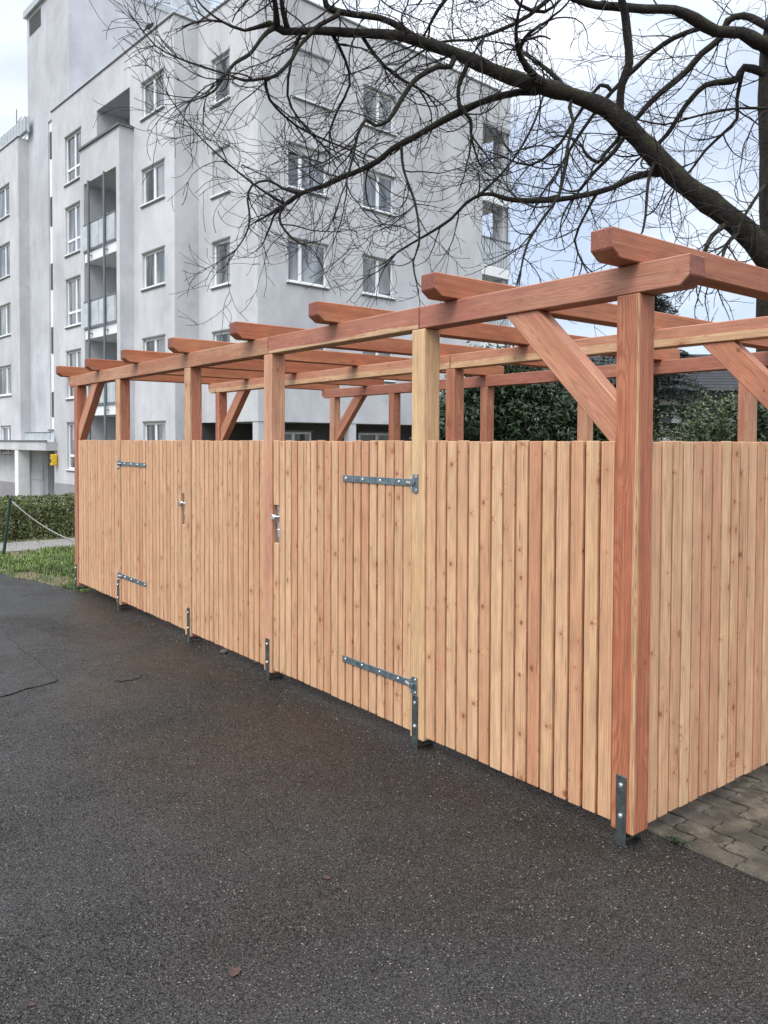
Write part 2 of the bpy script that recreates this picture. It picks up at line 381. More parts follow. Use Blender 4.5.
M['grass'] = leafmat('grass_blade', (.05, .085, .018), (.13, .19, .045), .55)
M['twigs_inner'] = plain('inner_twigs', (.03, .025, .018), .9)
M['tiles'] = plain('roof_tiles', (.022, .023, .027), .95, var=.3, scale=4)
M['house_wall'] = plain('house_wall', (.50, .51, .53), .85); M['skyl'] = plain('skylight_glass', (.75, .78, .8), .1)
M['deadleaf'] = plain('dead_leaf', (.06, .028, .022), .7, var=.3, scale=60)
M['stone'] = plain('pebble', (.16, .13, .10), .85, scale=30)

# ------------------------------------------------------------------ ground
def T(x):
    k = [(-400, -1.0), (-19, -1.0), (-17.5, -.93), (-15.5, -.55), (-14, -.2), (-12.6, 0.0), (400, 0.0)]
    for (a, za), (b, zb) in zip(k, k[1:]):
        if a <= x <= b: return za+(zb-za)*(x-a)/(b-a)
    return 0.0
XK = [-19, -17.5, -15.5, -14, -12.6]
def sheet(name, poly, dz, mat, kind='structure', loc=None):
    b = bmesh.new(); b.faces.new([b.verts.new((x, y, 0)) for x, y in poly])
    for x in XK:
        bmesh.ops.bisect_plane(b, geom=b.verts[:]+b.edges[:]+b.faces[:], plane_co=(x, 0, 0), plane_no=(1, 0, 0))
    for v in b.verts: v.co.z = T(v.co.x)+dz
    bmesh.ops.recalc_face_normals(b, faces=b.faces[:])
    for f in b.faces:
        if f.normal.z < 0: f.normal_flip()
    mb = MB(); mb.frombm(b); return tag(mb.build(name, mat), kind=kind)
sheet('ground', [(-400, -400), (400, -400), (400, 400), (-400, 400)], 0, M['soil'])
EDGE = [(-60, -9.5), (-30, -4.2), (-14, -1.34), (-11.6, -.86), (-10.2, -.62), (-9.15, -.40), (-8.75, -.36), (-8.3, -.20), (-7.9, -.14), (-7.5, -.02), (-7.32, .02)]
sheet('asphalt', EDGE+[(-7.32, 4.6), (14, 4.6), (14, -40), (-60, -40)], .004, M['asphalt'])
def edge_y(x):
    for (a, ya), (b, yb) in zip(EDGE, EDGE[1:]):
        if a <= x <= b: return ya+(yb-ya)*(x-a)/(b-a)
    return .02
random.seed(3)
pp = []
def wob(a, b, n, s):
    return [(a[0]+(b[0]-a[0])*i/n+random.uniform(-s, s), a[1]+(b[1]-a[1])*i/n+random.uniform(-s, s)) for i in range(n)]
pts = wob((-9.5, -1.16), (-5.8, -1.12), 8, .015)+wob((-5.8, -1.14), (-3.92, -1.2), 9, .02)+wob((-3.89, -1.2), (-3.75, -1.62), 4, .015)+wob((-3.75, -1.62), (-3.6, -4.2), 8, .02)+wob((-3.6, -4.2), (-9.5, -4.2), 6, .02)
sheet('asphalt_patch', pts, .009, M['asphalt_patch'])
sheet('path', [(-12.3, -.9), (-11.15, -.72), (-11.25, 9), (-12.45, 9)], .006, M['path'])

def seam(pts_, w, name='asphalt_seam'):
    mb = MB(); rg = random.Random(4); P = [V2 for V2 in pts_]
    for (xa, ya), (xb, yb) in zip(P, P[1:]):
        n = max(2, int(math.hypot(xb-xa, yb-ya)/.05)); dx, dy = xb-xa, yb-ya; l = math.hypot(dx, dy); nx, ny = -dy/l, dx/l
        for i in range(n):
            if rg.random() < .14: continue
            a, c = i/n, (i+1)/n; w0, w1 = w*rg.uniform(.4, 1.3)/2, w*rg.uniform(.4, 1.3)/2
            mb.add([(xa+dx*a-nx*w0, ya+dy*a-ny*w0, .0135), (xa+dx*c-nx*w1, ya+dy*c-ny*w1, .0135), (xa+dx*c+nx*w1, ya+dy*c+ny*w1, .0135), (xa+dx*a+nx*w0, ya+dy*a+ny*w0, .0135)], [(0, 1, 2, 3)])
    return tag(mb.build(name, M['seam']), kind='structure')
seam(pts[:23]+pts[23:26], .007)
# zig-zag concrete pavers from y = 0.19 inwards, one bed of stones
def pavers():
    mb = MB(); rnd_ = random.Random(5)
    L, Wd = .225, .1125
    def side(x0, y0, x1, y1):           # straight edge with a shallow double bend
        dx, dy = x1-x0, y1-y0; l = math.hypot(dx, dy); nx, ny = -dy/l, dx/l
        pts = []
        for t, o in ((0, 0), (.20, .001), (.34, .007), (.66, -.007), (.80, -.001)):
            pts.append((x0+dx*t+nx*o, y0+dy*t+ny*o))
        return pts
    j = 0; y = .192
    while y < 4.4:
        x = -2.6+(L/2 if j % 2 else 0)
        while x < 4.2:
            g = .004; a, b_, c, d = x+g, y+g, x+L-g, y+Wd-g
            if j == 0: poly = [(a, b_), (c, b_)]+side(c, b_, c, d)+side(c, d, a, d)+side(a, d, a, b_)
            else: poly = side(a, b_, c, b_)[::1]+side(c, b_, c, d)+side(c, d, a, d)+side(a, d, a, b_)
            h = .012+rnd_.uniform(-.003, .003)
            tilt = rnd_.uniform(-.01, .01), rnd_.uniform(-.01, .01)
            cx, cy = (a+c)/2, (b_+d)/2
            clean = []
            for q in poly:
                if not clean or math.hypot(q[0]-clean[-1][0], q[1]-clean[-1][1]) > .002: clean.append(q)
            if math.hypot(clean[0][0]-clean[-1][0], clean[0][1]-clean[-1][1]) < .002: clean.pop()
            top = []; low = []
            for px, py in clean:
                sx, sy = cx+(px-cx)*.965, cy+(py-cy)*.93
                top.append((sx, sy, h+(px-cx)*tilt[0]+(py-cy)*tilt[1])); low.append((px, py, h-.005))
            n = len(clean); bot = [(p[0], p[1], -.03) for p in low]
            mb.add(top+low+bot, [tuple(range(n))]+[(n+i, n+(i+1) % n, (i+1) % n, i) for i in range(n)]+[(2*n+i, 2*n+(i+1) % n, n+(i+1) % n, n+i) for i in range(n)], rnd=rnd_.random())
            x += L
        y += Wd; j += 1
    return tag(mb.build('paving', M['paver']), kind='structure')
pavers()

# ------------------------------------------------------------------ the timber shelter
random.seed(11)
ZB, ZT, ZR = 2.315, 2.435, 2.555          # beam underside, beam top, rafter top
PW = .11
PX = [-.12, -1.45, -3.08, -4.42, -6.055, -7.385]     # left faces of the front posts
ROW = [0.0, 1.75, 3.5]
S = empty('timber_shelter', (0, 0, 0))
tag(S, 'long shelter of new reddish larch timber with open rafters and board fence', 'shelter')

def anchor(parent, x, y, post_mesh=None):
    mb = MB()
    mb.box(x, x+.05, y-.006, y-.0005, -.02, .30, bev=.0015)
    mb.box(x, x+.05, y+PW+.0005, y+PW+.006, -.02, .30, bev=.0015)
    mb.box(x, x+.05, y-.004, y+PW+.004, .030, .038)
    for z in (.075, .26) if False else (.13, .26):
        for s in (-1, 1):
            yy = y-.006 if s < 0 else y+PW+.006
            mb.cyl((x+.025, yy, z), (x+.025, yy+s*.003, z), .0115, n=14, mi=1)
            mb.cyl((x+.025, yy+s*.003, z), (x+.025, yy+s*.008, z), .0085, .006, n=12, mi=1)
    return mb.build('post_anchor', [M['steel'], M['zinc']], parent)
def post(x, y, mat, rnd=None, aoff=.03, z0=.06):
    mb = MB()
    Mx = Matrix.Translation((x+PW/2, y+PW/2, z0)) @ Matrix(((0, 1, 0, 0), (0, 0, 1, 0), (1, 0, 0, 0), (0, 0, 0, 1)))
    mb.box(0, ZB-z0-.001, -PW/2, PW/2, -PW/2, PW/2, Mx, bev=.006, seg=2, rnd=rnd, off=(random.uniform(0, 40), *((0, 0) if mat in (M['post_near'], M['post_edge']) else (random.uniform(-.06, .06), random.uniform(0, .08)))))
    o = mb.build('post', mat, S); anchor(o, x+aoff, y); return o
fm = [('post_near', .3, .028), ('post_pale', .9, .02), ('post_pinkpale', .9, .03), ('post_edge', .6, .05), ('post_edge', .2, .03), ('post_red', .5, .02)]
for x, (k, r, ao) in zip(PX, fm): post(x, 0, M[k], r, ao)
for i in (0, 2, 5): post(PX[i], ROW[1], M['post_red'] if i != 2 else M['post_red'], .8)
for i in range(6): post(PX[i], ROW[2], M['post_red'] if i in (0, 3, 4) else M['post_pinkpale'], .7 if i != 1 else .1)

def beam(x0, x1, y, mat, ch0=False, ch1=False, rnd=None):
    l = x1-x0; h = ZT-ZB-.001
    prof = ([(.05, 0)] if ch0 else [(0, 0)])+([(l-.045, 0), (l, .038)] if ch1 else [(l, 0)])+[(l, h), (0, h)]+([(0, .038)] if ch0 else [])
    mb = MB(); mb.prism(prof, 0, PW, Matrix.Translation((x0, y, ZB)), bev=.004, rnd=rnd, off=(random.uniform(0, 40), 0, 0), endmi=1); return mb.build('beam', [mat, M['end_grain']], S)
beam(-7.583, -3.022, 0, M['beam_brown'], True, False, .3)
beam(-3.018, -1.393, 0, M['beam_sap_low'], rnd=.4)
beam(-1.389, .214, 0, M['beam_pink'], False, True, .1)
beam(-7.583, -3.03, 1.75, M['beam_sap'], True, False, .8); beam(-3.026, .214, 1.75, M['beam_sap'], False, True, .4)
beam(-7.583, -4.36, 3.5, M['beam_pink'], True, False, .7); beam(-4.356, .214, 3.5, M['beam_pink'], False, True, .2)
for i in range(8):
    x1 = (-.012, -1.085, -2.155, -3.215, -4.33, -5.44, -6.51, -7.55)[i]; x0 = x1-PW; yf = -.18 if i == 0 else -.165+.007*i; L_ = 3.79-yf
    h = ZR-ZT-.001
    prof = [(.05, 0), (L_-.05, 0), (L_, .035), (L_, h), (0, h), (0, .035)]
    Mx = Matrix.Translation((x1, yf, ZT)) @ Matrix.Rotation(R(90), 4, 'Z')
    mb = MB(); mb.prism(prof, 0, PW, Mx, bev=.005, rnd=(.9, .1, .3, .15, .35, .2, .1, .25)[i], endmi=1); mb.build('rafter', [M['rafter'], M['end_grain']], S)
def brace(xp, sgn, y, rnd):
    """45 degree knee brace in the row plane; xp = face of the post, sgn = direction away from it"""
    w = .145                                      # depth seen from the front
    z0 = 1.665; run = ZB-.001-z0; d = w*math.sqrt(2)
    prof = [(0, z0), (run, ZB-.001), (run-d, ZB-.001), (0, z0+d)]
    prof = [(xp+sgn*a, z) for a, z in prof]
    # local frame along the brace so that the grain follows it
    c = Vector((xp, 0, z0)); ax = Vector((sgn, 0, 1)).normalized(); az_ = Vector((-sgn, 0, 1)).normalized()
    loc = [((Vector((x, 0, z))-c).dot(ax), (Vector((x, 0, z))-c).dot(az_)) for x, z in prof]
    ay = az_.cross(ax)
    Mx = Matrix(((ax.x, ay.x, az_.x, c.x), (0, ay.y, 0, y+.055), (ax.z, ay.z, az_.z, c.z), (0, 0, 0, 1)))
    mb = MB(); mb.prism(loc, -.04, .04, Mx, bev=.004, rnd=rnd); return mb.build('brace', M['brace'], S)
for y, r in zip(ROW, (.3, .6, .1)):
    brace(PX[0]-.001, -1, y, r); brace(PX[5]+PW+.001, 1, y, r+.3)

# board cladding --------------------------------------------------------------
BT = .019
def boards(mb, a, b, plane, along, zb=.083, zt=1.706, cut=None, sgn=1):
    """boards between a and b; along='x' -> plane is y of the outer face (outer side -y); along='y' -> plane is x (outer side +x)"""
    n = max(1, round((b-a)/.0807)); p = (b-a)/n
    for i in range(n):
        gw = random.uniform(.0058, .0082); s0 = a+p*i+gw; s1 = a+p*(i+1)-gw
        dz0 = random.uniform(-.003, .003); dz1 = random.uniform(-.004, .004); dp = random.uniform(-.0012, .0012)
        spans = [(zb+dz0, zt+dz1)]
        if cut and s0 < cut[0] < s1: spans = [(zb+dz0, cut[1]), (cut[2], zt+dz1)]
        rnd = random.random(); off = (random.uniform(0, 60), random.uniform(-1, 1)*0+random.uniform(-.04, .04), random.uniform(-.03, .11))
        for z0, z1 in spans:
            w = s1-s0
            if along == 'x':
                Mx = Matrix.Translation((s0, plane+dp, z0)) @ Matrix(((0, 1, 0, 0), (0, 0, 1, 0), (1, 0, 0, 0), (0, 0, 0, 1)))
            else:
                Mx = Matrix.Translation((plane+dp, s0, z0)) @ Matrix(((0, 0, -1, 0), (0, 1, 0, 0), (1, 0, 0, 0), (0, 0, 0, 1)))
            mb.box(0, z1-z0, 0, w, 0, BT, Mx, bev=.0035, rnd=rnd, off=(off[0]+z0, off[1], off[2]), seg=2)
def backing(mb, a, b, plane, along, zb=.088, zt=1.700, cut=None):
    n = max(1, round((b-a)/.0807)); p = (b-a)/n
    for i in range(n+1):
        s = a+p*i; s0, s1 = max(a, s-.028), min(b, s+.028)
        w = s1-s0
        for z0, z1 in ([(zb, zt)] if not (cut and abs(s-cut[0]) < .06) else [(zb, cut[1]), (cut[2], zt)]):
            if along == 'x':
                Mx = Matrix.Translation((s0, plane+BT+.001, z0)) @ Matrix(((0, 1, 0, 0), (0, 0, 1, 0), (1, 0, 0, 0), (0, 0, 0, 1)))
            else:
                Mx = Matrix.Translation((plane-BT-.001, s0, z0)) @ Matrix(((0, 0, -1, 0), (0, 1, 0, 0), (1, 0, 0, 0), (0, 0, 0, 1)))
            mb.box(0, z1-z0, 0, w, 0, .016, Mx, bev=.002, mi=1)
def rails(mb, a, b, plane, along):
    for z in (.30, 1.42):
        if along == 'x': mb.box(a+.002, b-.002, plane+.038, plane+.078, z, z+.07, bev=.003, mi=1)
        else: mb.box(plane-.078, plane-.038, a+.002, b-.002, z, z+.07, bev=.003, mi=1)
BM = [M['board'], M['board_gap_shade']]
def panel(name, a, b, plane, along, parent=S, cut=None, zb=.083):
    mb = MB(); boards(mb, a, b, plane, along, zb=zb, cut=cut); backing(mb, a, b, plane, along, zb=zb+.005, cut=cut)
    if cut is None: rails(mb, a, b, plane, along)
    return mb.build(name, BM, parent)
PL = .010
panel('fence_panel', PX[1]+PW+.002, PX[0]-.002, PL, 'x')
panel('fence_panel', PX[3]+PW+.002, PX[2]-.002, PL, 'x', zb=.09)
panel('fence_panel', PX[5]+PW+.002, PX[4]-.002, PL, 'x', zb=.098)
panel('fence_panel', ROW[0]+PW+.002, ROW[1]-.002, -.018, 'y', zb=.078)
panel('fence_panel', ROW[1]+PW+.002, ROW[2]-.002, -.018, 'y', zb=.078)

def gate(x0, x1, lock_right, hinge_right, zb):
    """hinged board gate between two posts"""
    lock_x = x0+.048 if not lock_right else x1-.048
    cut = (lock_x, .99, 1.255)
    g = panel('gate', x0+.004, x1-.004, PL, 'x', cut=cut, zb=zb)
    mb = MB()                                         # steel frame behind the boards
    for z in (.36, .995-.05, 1.27, 1.50): mb.box(x0+.01, x1-.01, PL+.040, PL+.070, z-.02, z+.02, bev=.002)
    for x in (x0+.02, x1-.02): mb.box(x-.015, x+.015, PL+.0405, PL+.0695, .32, 1.52)
    mb.build('gate_frame', M['hinge'], g)
    lk = MB()                                         # lock case, cylinder and round knob in the slot
    lk.box(lock_x-.012, lock_x+.040, PL+.014, PL+.034, .992, 1.252, bev=.002)
    lk.box(lock_x-.004, lock_x+.018, PL+.012, PL+.0175, 1.03, 1.13, bev=.003)
    lk.cyl((lock_x-.004, PL+.018, 1.17), (lock_x-.004, PL-.010, 1.17), .009, n=12)
    lk.cyl((lock_x-.010, PL-.008, 1.17), (lock_x-.010, PL-.026, 1.17), .021, .023, n=20)
    lk.cyl((lock_x-.010, PL-.026, 1.17), (lock_x-.010, PL-.031, 1.17), .024, .017, n=20)
    lk.cyl((lock_x+.006, PL+.012, 1.08), (lock_x+.006, PL+.004, 1.08), .008, n=12)
    lk.build('lock', M['zinc'], g)
    for z, tw in ((1.475, 0), (.355, 0)):
        h = MB(); ln = .655
        if hinge_right: a, b, px_ = x1-.005-ln, x1-.005, x1+.040
        else: a, b, px_ = x0+.005, x0+.005+ln, x0-.035
        yb = PL-.0005
        h.box(a, b, yb-.006, yb, z-.020, z+.020, bev=.0015)
        e = b if hinge_right else a
        d = 1 if hinge_right else -1
        h.cyl((e+d*.012, yb-.010, z-.021), (e+d*.012, yb-.010, z+.021), .011, n=14)     # rolled eye
        h.cyl((e+d*.012, yb-.012, z-.040), (e+d*.012, yb-.012, z+.034), .007, n=12, mi=1)
        h.box(min(px_-.022, px_+.022), max(px_-.022, px_+.022), -.0065, -.0008, z-.055, z+.048, bev=.0015)
        h.box(min(e+d*.012, px_), max(e+d*.012, px_), yb-.026, -.007, z-.012, z+.010, bev=.002)
        h.cyl((e-d*.035, yb-.006, z), (e+d*.02, yb-.022, z-.003), .009, n=10, mi=1)
        for k in range(4):
            x = a+.03+(ln-.14)*k/3 if hinge_right else b-.03-(ln-.14)*k/3
            h.cyl((x, yb-.006, z), (x, yb-.010, z), .0095, .007, n=12, mi=1)
        for s in (-.038, .034): h.cyl((px_+d*.008, -.0065, z+s), (px_+d*.008, -.0105, z+s), .008, .006, n=12, mi=1)
        h.build('strap_hinge', [M['hinge'], M['zinc']], g)
    return g
gate(PX[2]+PW, PX[1], False, True, .088)
gate(PX[4]+PW, PX[3], True, False, .096)
# timber sill pads under the far posts' feet are hidden; unseen end and back walls added to block light from behind
panel('fence_panel', ROW[0]+PW+.002, ROW[2]-.002, PX[5]+.055, 'y')
for i in range(5): panel('fence_panel', PX[i+1]+PW+.002, PX[i]-.002, ROW[2]+.055, 'x')

# ------------------------------------------------------------------ apartment building
random.seed(21)
BZ = 1.0
BO = empty('apartment_building', (-18.32, 8.48, -BZ), R(4.52))
tag(BO, 'grey rendered five storey apartment block with loggias and a tall stair tower', 'apartment block')
V = Vector
def bpart(mb, name, mats, parent=None):
    if parent is None: return mb.build(name, mats, BO, loc=(0, 0, BZ))
    return mb.build(name, mats, parent)
class Face:
    """a facade plane: point(s, z, d) with d measured outwards"""
    def __init__(f, kind, c):
        f.k = kind; f.c = c
    def p(f, s, z, d=0.0):
        return V((s, f.c-d, z)) if f.k == 'L' else V((f.c+d, s, z))
    def box(f, mb, s0, s1, z0, z1, d0, d1, bev=0, mi=0):
        a, b = f.p(s0, z0, d0), f.p(s1, z1, d1)
        mb.box(min(a.x, b.x), max(a.x, b.x), min(a.y, b.y), max(a.y, b.y), min(a.z, b.z), max(a.z, b.z), bev=bev, mi=mi)
def facade(mb, F_, s0, s1, z0, z1, holes, depth=.14):
    ss = sorted({s0, s1}|{h[0] for h in holes}|{h[1] for h in holes}); zs = sorted({z0, z1}|{h[2] for h in holes}|{h[3] for h in holes})
    for a, b in zip(ss, ss[1:]):
        for c, d in zip(zs, zs[1:]):
            if any(h[0] <= a and b <= h[1] and h[2] <= c and d <= h[3] for h in holes): continue
            q = [F_.p(a, c), F_.p(b, c), F_.p(b, d), F_.p(a, d)]
            mb.add(q, [(0, 1, 2, 3)])
    for h in holes:
        dd = h[4] if len(h) > 4 else depth
        c = [(h[0], h[2]), (h[1], h[2]), (h[1], h[3]), (h[0], h[3])]
        for i in range(4):
            (a, b), (e, g) = c[i], c[(i+1) % 4]
            mb.add([F_.p(a, b), F_.p(e, g), F_.p(e, g, -dd), F_.p(a, b, -dd)], [(0, 1, 2, 3)])
def window(F_, s0, s1, z0, z1, split=.5, transom=None, shut=False, half=0.0, two=True, sill=True, label=None):
    fr = MB(); t = .065; d0, d1 = -.135, -.075
    F_.box(fr, s0, s0+t, z0, z1, d0, d1, .004); F_.box(fr, s1-t, s1, z0, z1, d0, d1, .004)
    F_.box(fr, s0+t, s1-t, z0, z0+t, d0, d1, .004); F_.box(fr, s0+t, s1-t, z1-t, z1, d0, d1, .004)
    m = s0+(s1-s0)*split
    if two: F_.box(fr, m-.055, m+.055, z0+t, z1-t, d0+.005, d1+.012, .004)
    if transom: F_.box(fr, s0+t, s1-t, z0+transom-.045, z0+transom+.045, d0+.008, d1+.006, .004)
    w = bpart(fr, 'window', M['white_trim'])
    if label: w['label'] = label
    if shut or half:
        sh = MB(); zb = z0+t if shut else z1-t-half
        F_.box(sh, s0+t*.5, s1-t*.5, zb, z1-.01, -.07, -.045)
        k = zb+.05
        while k < z1-.06: F_.box(sh, s0+t*.5, s1-t*.5, k, k+.006, -.0445, -.038); k += .055
        bpart(sh, 'roller_shutter', M['shutter'], w)
    if not shut:
        gl = MB(); F_.box(gl, s0+t*.6, s1-t*.6, z0+t*.6, z1-t*.6, -.118, -.105); bpart(gl, 'pane', M['glass'], w)
    if sill:
        si = MB(); F_.box(si, s0-.04, s1+.04, z0-.05, z0-.004, -.07, .07, .004); F_.box(si, s0-.06, s1+.06, z0-.085, z0-.052, -.02, .045, mi=1)  # second box: dark strip that paints the shadow under the sill
        bpart(si, 'sill', [M['white_trim'], M['ledge_and_shadow']], w)
    le = MB(); F_.box(le, s0-.03, s1+.03, z1+.002, z1+.05, -.13, .018); bpart(le, 'lintel_strip', M['ledge_and_shadow'], w)
    return w
ZTOP = 14.72; Z0 = 2.28
F1, F2, F3 = Face('L', -.83), Face('L', 0.0), Face('R', 0.0)
FR, FBY, FBR = Face('R', -3.31), Face('L', -1.32), Face('R', -6.10)
FT, FTR, F0, F0R = Face('L', -.03), Face('R', -13.55), Face('L', -.48), Face('R', -18.26)
WB = [(-5.47, -3.95, z, z+1.12) for z in (12.17, 9.38, 6.67, 3.90, 1.18)]
WA = [(-11.95, -10.42, z, z+1.78) for z in (11.54, 8.84, 6.10, 3.35, .60)]
W2 = [(-2.47, -1.48, 11.93, 13.26), (-2.47, -1.48, 9.18, 10.50), (-2.47, -1.48, 6.43, 7.76), (-2.47, -1.48, 3.70, 5.02)]
W3A = [(1.05, 2.52, z, z+1.26) for z in (9.18, 6.42, 3.68)]+[(1.25, 2.6, 11.85, 13.25)]
W3B = [(3.97, 5.33, z, z+1.18) for z in (11.78, 9.16, 6.44, 3.72)]
wl = MB()
facade(wl, F1, -13.3, -3.31, -1.1, ZTOP, WB+WA+[(-9.0, -6.35, -.2, 10.77, 1.3), (-9.0, -6.34, 12.06, 13.5, 1.5)])
facade(wl, FR, -.83, 0, -1.1, ZTOP, [])
facade(wl, F2, -3.31, 0, Z0, ZTOP, W2)
LG = [(9.78, 11.36, 8.25+.98, 10.60), (9.78, 11.36, 10.95+.98, 13.35), (9.78, 11.36, 5.50+.98, 7.88), (9.78, 11.36, 2.8+.98, 5.15)]
facade(wl, F3, 0, 11.36, Z0, ZTOP, W3A+W3B+[(9.78, 11.36, 2.8, 13.35, .02)])
facade(wl, Face('R', -13.3), -.83, -.03, -1.1, ZTOP, [])
# far gable with the loggia opening, rear and roof
FG = Face('L', 11.36)
facade(wl, FG, -13.3, -1.9, -1.1, ZTOP, []); facade(wl, FG, -1.9, 0, 13.35, ZTOP, []); facade(wl, FG, -1.9, 0, -1.1, 2.8, [])
wl.add([(-13.3, 0, 14.6), (0, 0, 14.6), (0, 11.36, 14.6), (-13.3, 11.36, 14.6)], [(0, 1, 2, 3)])
wl.add([(-13.3, -.83, 14.6), (-3.31, -.83, 14.6), (-3.31, 0, 14.6), (-13.3, 0, 14.6)], [(0, 1, 2, 3)])
wl.add([(-3.31, 0, Z0), (0, 0, Z0), (0, 11.36, Z0), (-3.31, 11.36, Z0)], [(0, 1, 2, 3)])
bpart(wl, 'wall', M['wall'])
for i, h in enumerate(WB): window(F1, *h, split=.5, half=.0)
for i, h in enumerate(WA): window(F1, *h, split=.55, transom=.52)
for i, h in enumerate(W2): window(F2, *h, two=False, shut=(i == 1))
for i, h in enumerate(W3A): window(F3, *h, split=.33, shut=(i == 3), half=.18 if i == 0 else 0)
for i, h in enumerate(W3B): window(F3, *h, split=.5)
# projecting bay with stacked balconies
bw = MB()
facade(bw, FBY, -9.33, -6.10, -1.1, 12.03, [(-9.0, -6.35, -.2, 10.77, .49)]); facade(bw, FBR, -1.32, -.83, -1.1, 12.03, [])
facade(bw, Face('R', -9.33), -1.32, -.83, -1.1, 12.03, [])
bpart(bw, 'balcony_bay', M['wall'])
cp = MB(); cp.box(-9.40, -6.03, -1.39, -1.14, 12.03, 12.10); cp.box(-6.28, -6.03, -1.14, -.70, 12.03, 12.10); bpart(cp, 'parapet_coping', M['copper'])
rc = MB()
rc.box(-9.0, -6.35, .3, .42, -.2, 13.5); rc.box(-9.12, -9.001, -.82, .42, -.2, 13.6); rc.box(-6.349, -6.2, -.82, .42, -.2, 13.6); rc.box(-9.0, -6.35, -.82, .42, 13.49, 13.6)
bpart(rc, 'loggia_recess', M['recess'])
for z in (10.77,):
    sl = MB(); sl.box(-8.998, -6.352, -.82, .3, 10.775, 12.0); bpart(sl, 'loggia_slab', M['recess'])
for z in (8.0, 5.29, 2.58):
    sl = MB(); sl.box(-8.998, -6.352, -1.30, .3, z, z+.33, bev=.01); bpart(sl, 'balcony_slab', M['white_trim'])
for z in (8.33, 5.62, 2.91, .1):
    rl = MB()
    rl.box(-8.99, -6.36, -1.36, -1.33, z+.03, z+.08); rl.box(-8.99, -6.36, -1.36, -1.33, z+.96, z+1.01)
    a = -8.97
    while a < -6.4:
        rl.box(a, min(a+.60, -6.37), -1.352, -1.340, z+.10, z+.94, mi=1); a += .64
    bpart(rl, 'balcony_railing', [M['rail'], M['panel']])
for x in (-8.42, -7.12):
    pm = MB(); pm.cyl((x, -1.40, -1.0), (x, -1.40, 10.76), .045, n=10)
    for z in (8.17, 5.46, 2.75): pm.cyl((x, -1.40, z), (x+.10, -1.32, z), .02, n=6)
    bpart(pm, 'balcony_post', M['rail'])
# corner loggias at the far end
for k, zf in enumerate((2.8, 5.50, 8.25, 10.95)):
    s = MB(); s.box(-1.9, .02, 9.76, 11.38, zf-.37, zf); bpart(s, 'balcony_slab', M['white_trim'])
    s = MB(); s.box(-.01, .02, 9.78, 11.38, zf+.02, zf+.98); s.box(-1.85, -.01, 11.35, 11.38, zf+.02, zf+.98)
    y = 9.86
    while y < 11.3: s.box(.0205, .0265, y, y+.012, zf+.03, zf+.97, mi=1); y += .16
    s.box(-.02, .05, 9.78, 11.4, zf+.98, zf+1.02, mi=1)
    bpart(s, 'balcony_railing', [M['panel'], M['rail']])
    if k != 2:
        d = MB(); d.box(-1.6, -1.5, 9.79, 10.9, zf, zf+2.3); bpart(d, 'balcony_screen', M['recess'])
lc = MB(); lc.box(-1.9, -1.8, 9.7, 11.36, 2.3, 13.36); lc.box(-1.8, -.02, 9.66, 9.779, 2.3, 13.36); lc.box(-.62, -.12, 11.10, 11.34, 2.3, 13.36); lc.box(-1.9, 0, 9.7, 11.37, 13.34, 13.5)
# leave the middle floor open to the sky behind
bpart(lc, 'corner_loggia', M['wall'])
pm = MB(); pm.cyl((-.05, 11.30, 2.3), (-.05, 11.30, 13.4), .03, n=8); bpart(pm, 'balcony_post', M['rail'])
# open ground floor
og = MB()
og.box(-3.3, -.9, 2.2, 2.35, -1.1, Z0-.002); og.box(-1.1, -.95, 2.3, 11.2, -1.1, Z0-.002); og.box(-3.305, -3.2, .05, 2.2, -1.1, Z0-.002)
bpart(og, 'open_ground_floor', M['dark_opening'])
for a, b in ((.02, .30), (3.45, 3.72), (7.2, 7.5), (11.0, 11.33)):
    c = MB(); c.box(-.30, -.02, a, b, -1.1, Z0-.002); bpart(c, 'column', M['wall'])
FO = Face('R', -.82)
window(FO, 4.6, 6.2, .75, 2.0); window(FO, 1.2, 2.6, .75, 2.0)
# stair tower
tw = MB(); facade(tw, FT, -18.3, -13.55, -1.1, 20.55, [(-15.9, -15.35, 2.2, 15.3, .1), (-16.25, -15.1, -1.0, 1.3, .5), (-18.05, -16.6, 19.62, 20.42, .1)])
facade(tw, FTR, -.03, 6.6, -1.1, 20.55, []); facade(tw, Face('R', -18.3), -.03, 6.6, -1.1, 20.55, []); facade(tw, Face('L', 6.6), -18.3, -13.55, 10, 20.55, [])
tw.add([(-18.3, -.03, 20.5), (-13.55, -.03, 20.5), (-13.55, 6.6, 20.5), (-18.3, 6.6, 20.5)], [(0, 1, 2, 3)])
bpart(tw, 'stair_tower', M['wall_tower'])
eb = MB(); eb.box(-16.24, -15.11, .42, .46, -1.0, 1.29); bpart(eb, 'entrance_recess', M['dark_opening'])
cp = MB(); cp.box(-18.42, -13.49, -.17, 6.7, 20.552, 20.86, bev=.01); bpart(cp, 'tower_coping', M['cladding'])
tr = MB()
for k in range(9): tr.box(-13.56, -13.53, .6+k*.66, .6+k*.66+.61, 20.95, 21.75)
tr.box(-13.57, -13.52, .5, 6.6, 21.76, 21.80); bpart(tr, 'roof_railing', M['panel'])
vt = MB()
for k in range(9): vt.box(-18.02, -16.63, -.02, .05, 19.66+k*.085, 19.66+k*.085+.035)
vt.box(-18.05, -16.6, .065, .07, 19.62, 20.42, mi=1); bpart(vt, 'louvre_vent', [M['ledge_and_shadow'], M['black']])
st = MB(); st.box(-15.9, -15.35, .03, .06, 2.2, 15.3); so = bpart(st, 'stair_window', M['white_trim'])
for a, b in ((13.72, 14.84), (10.87, 12.09), (8.17, 9.27), (5.45, 6.56), (2.72, 3.79)):
    sg = MB(); sg.box(-15.80, -15.42, .0, .029, a, b); bpart(sg, 'pane', M['dark_opening'], so)
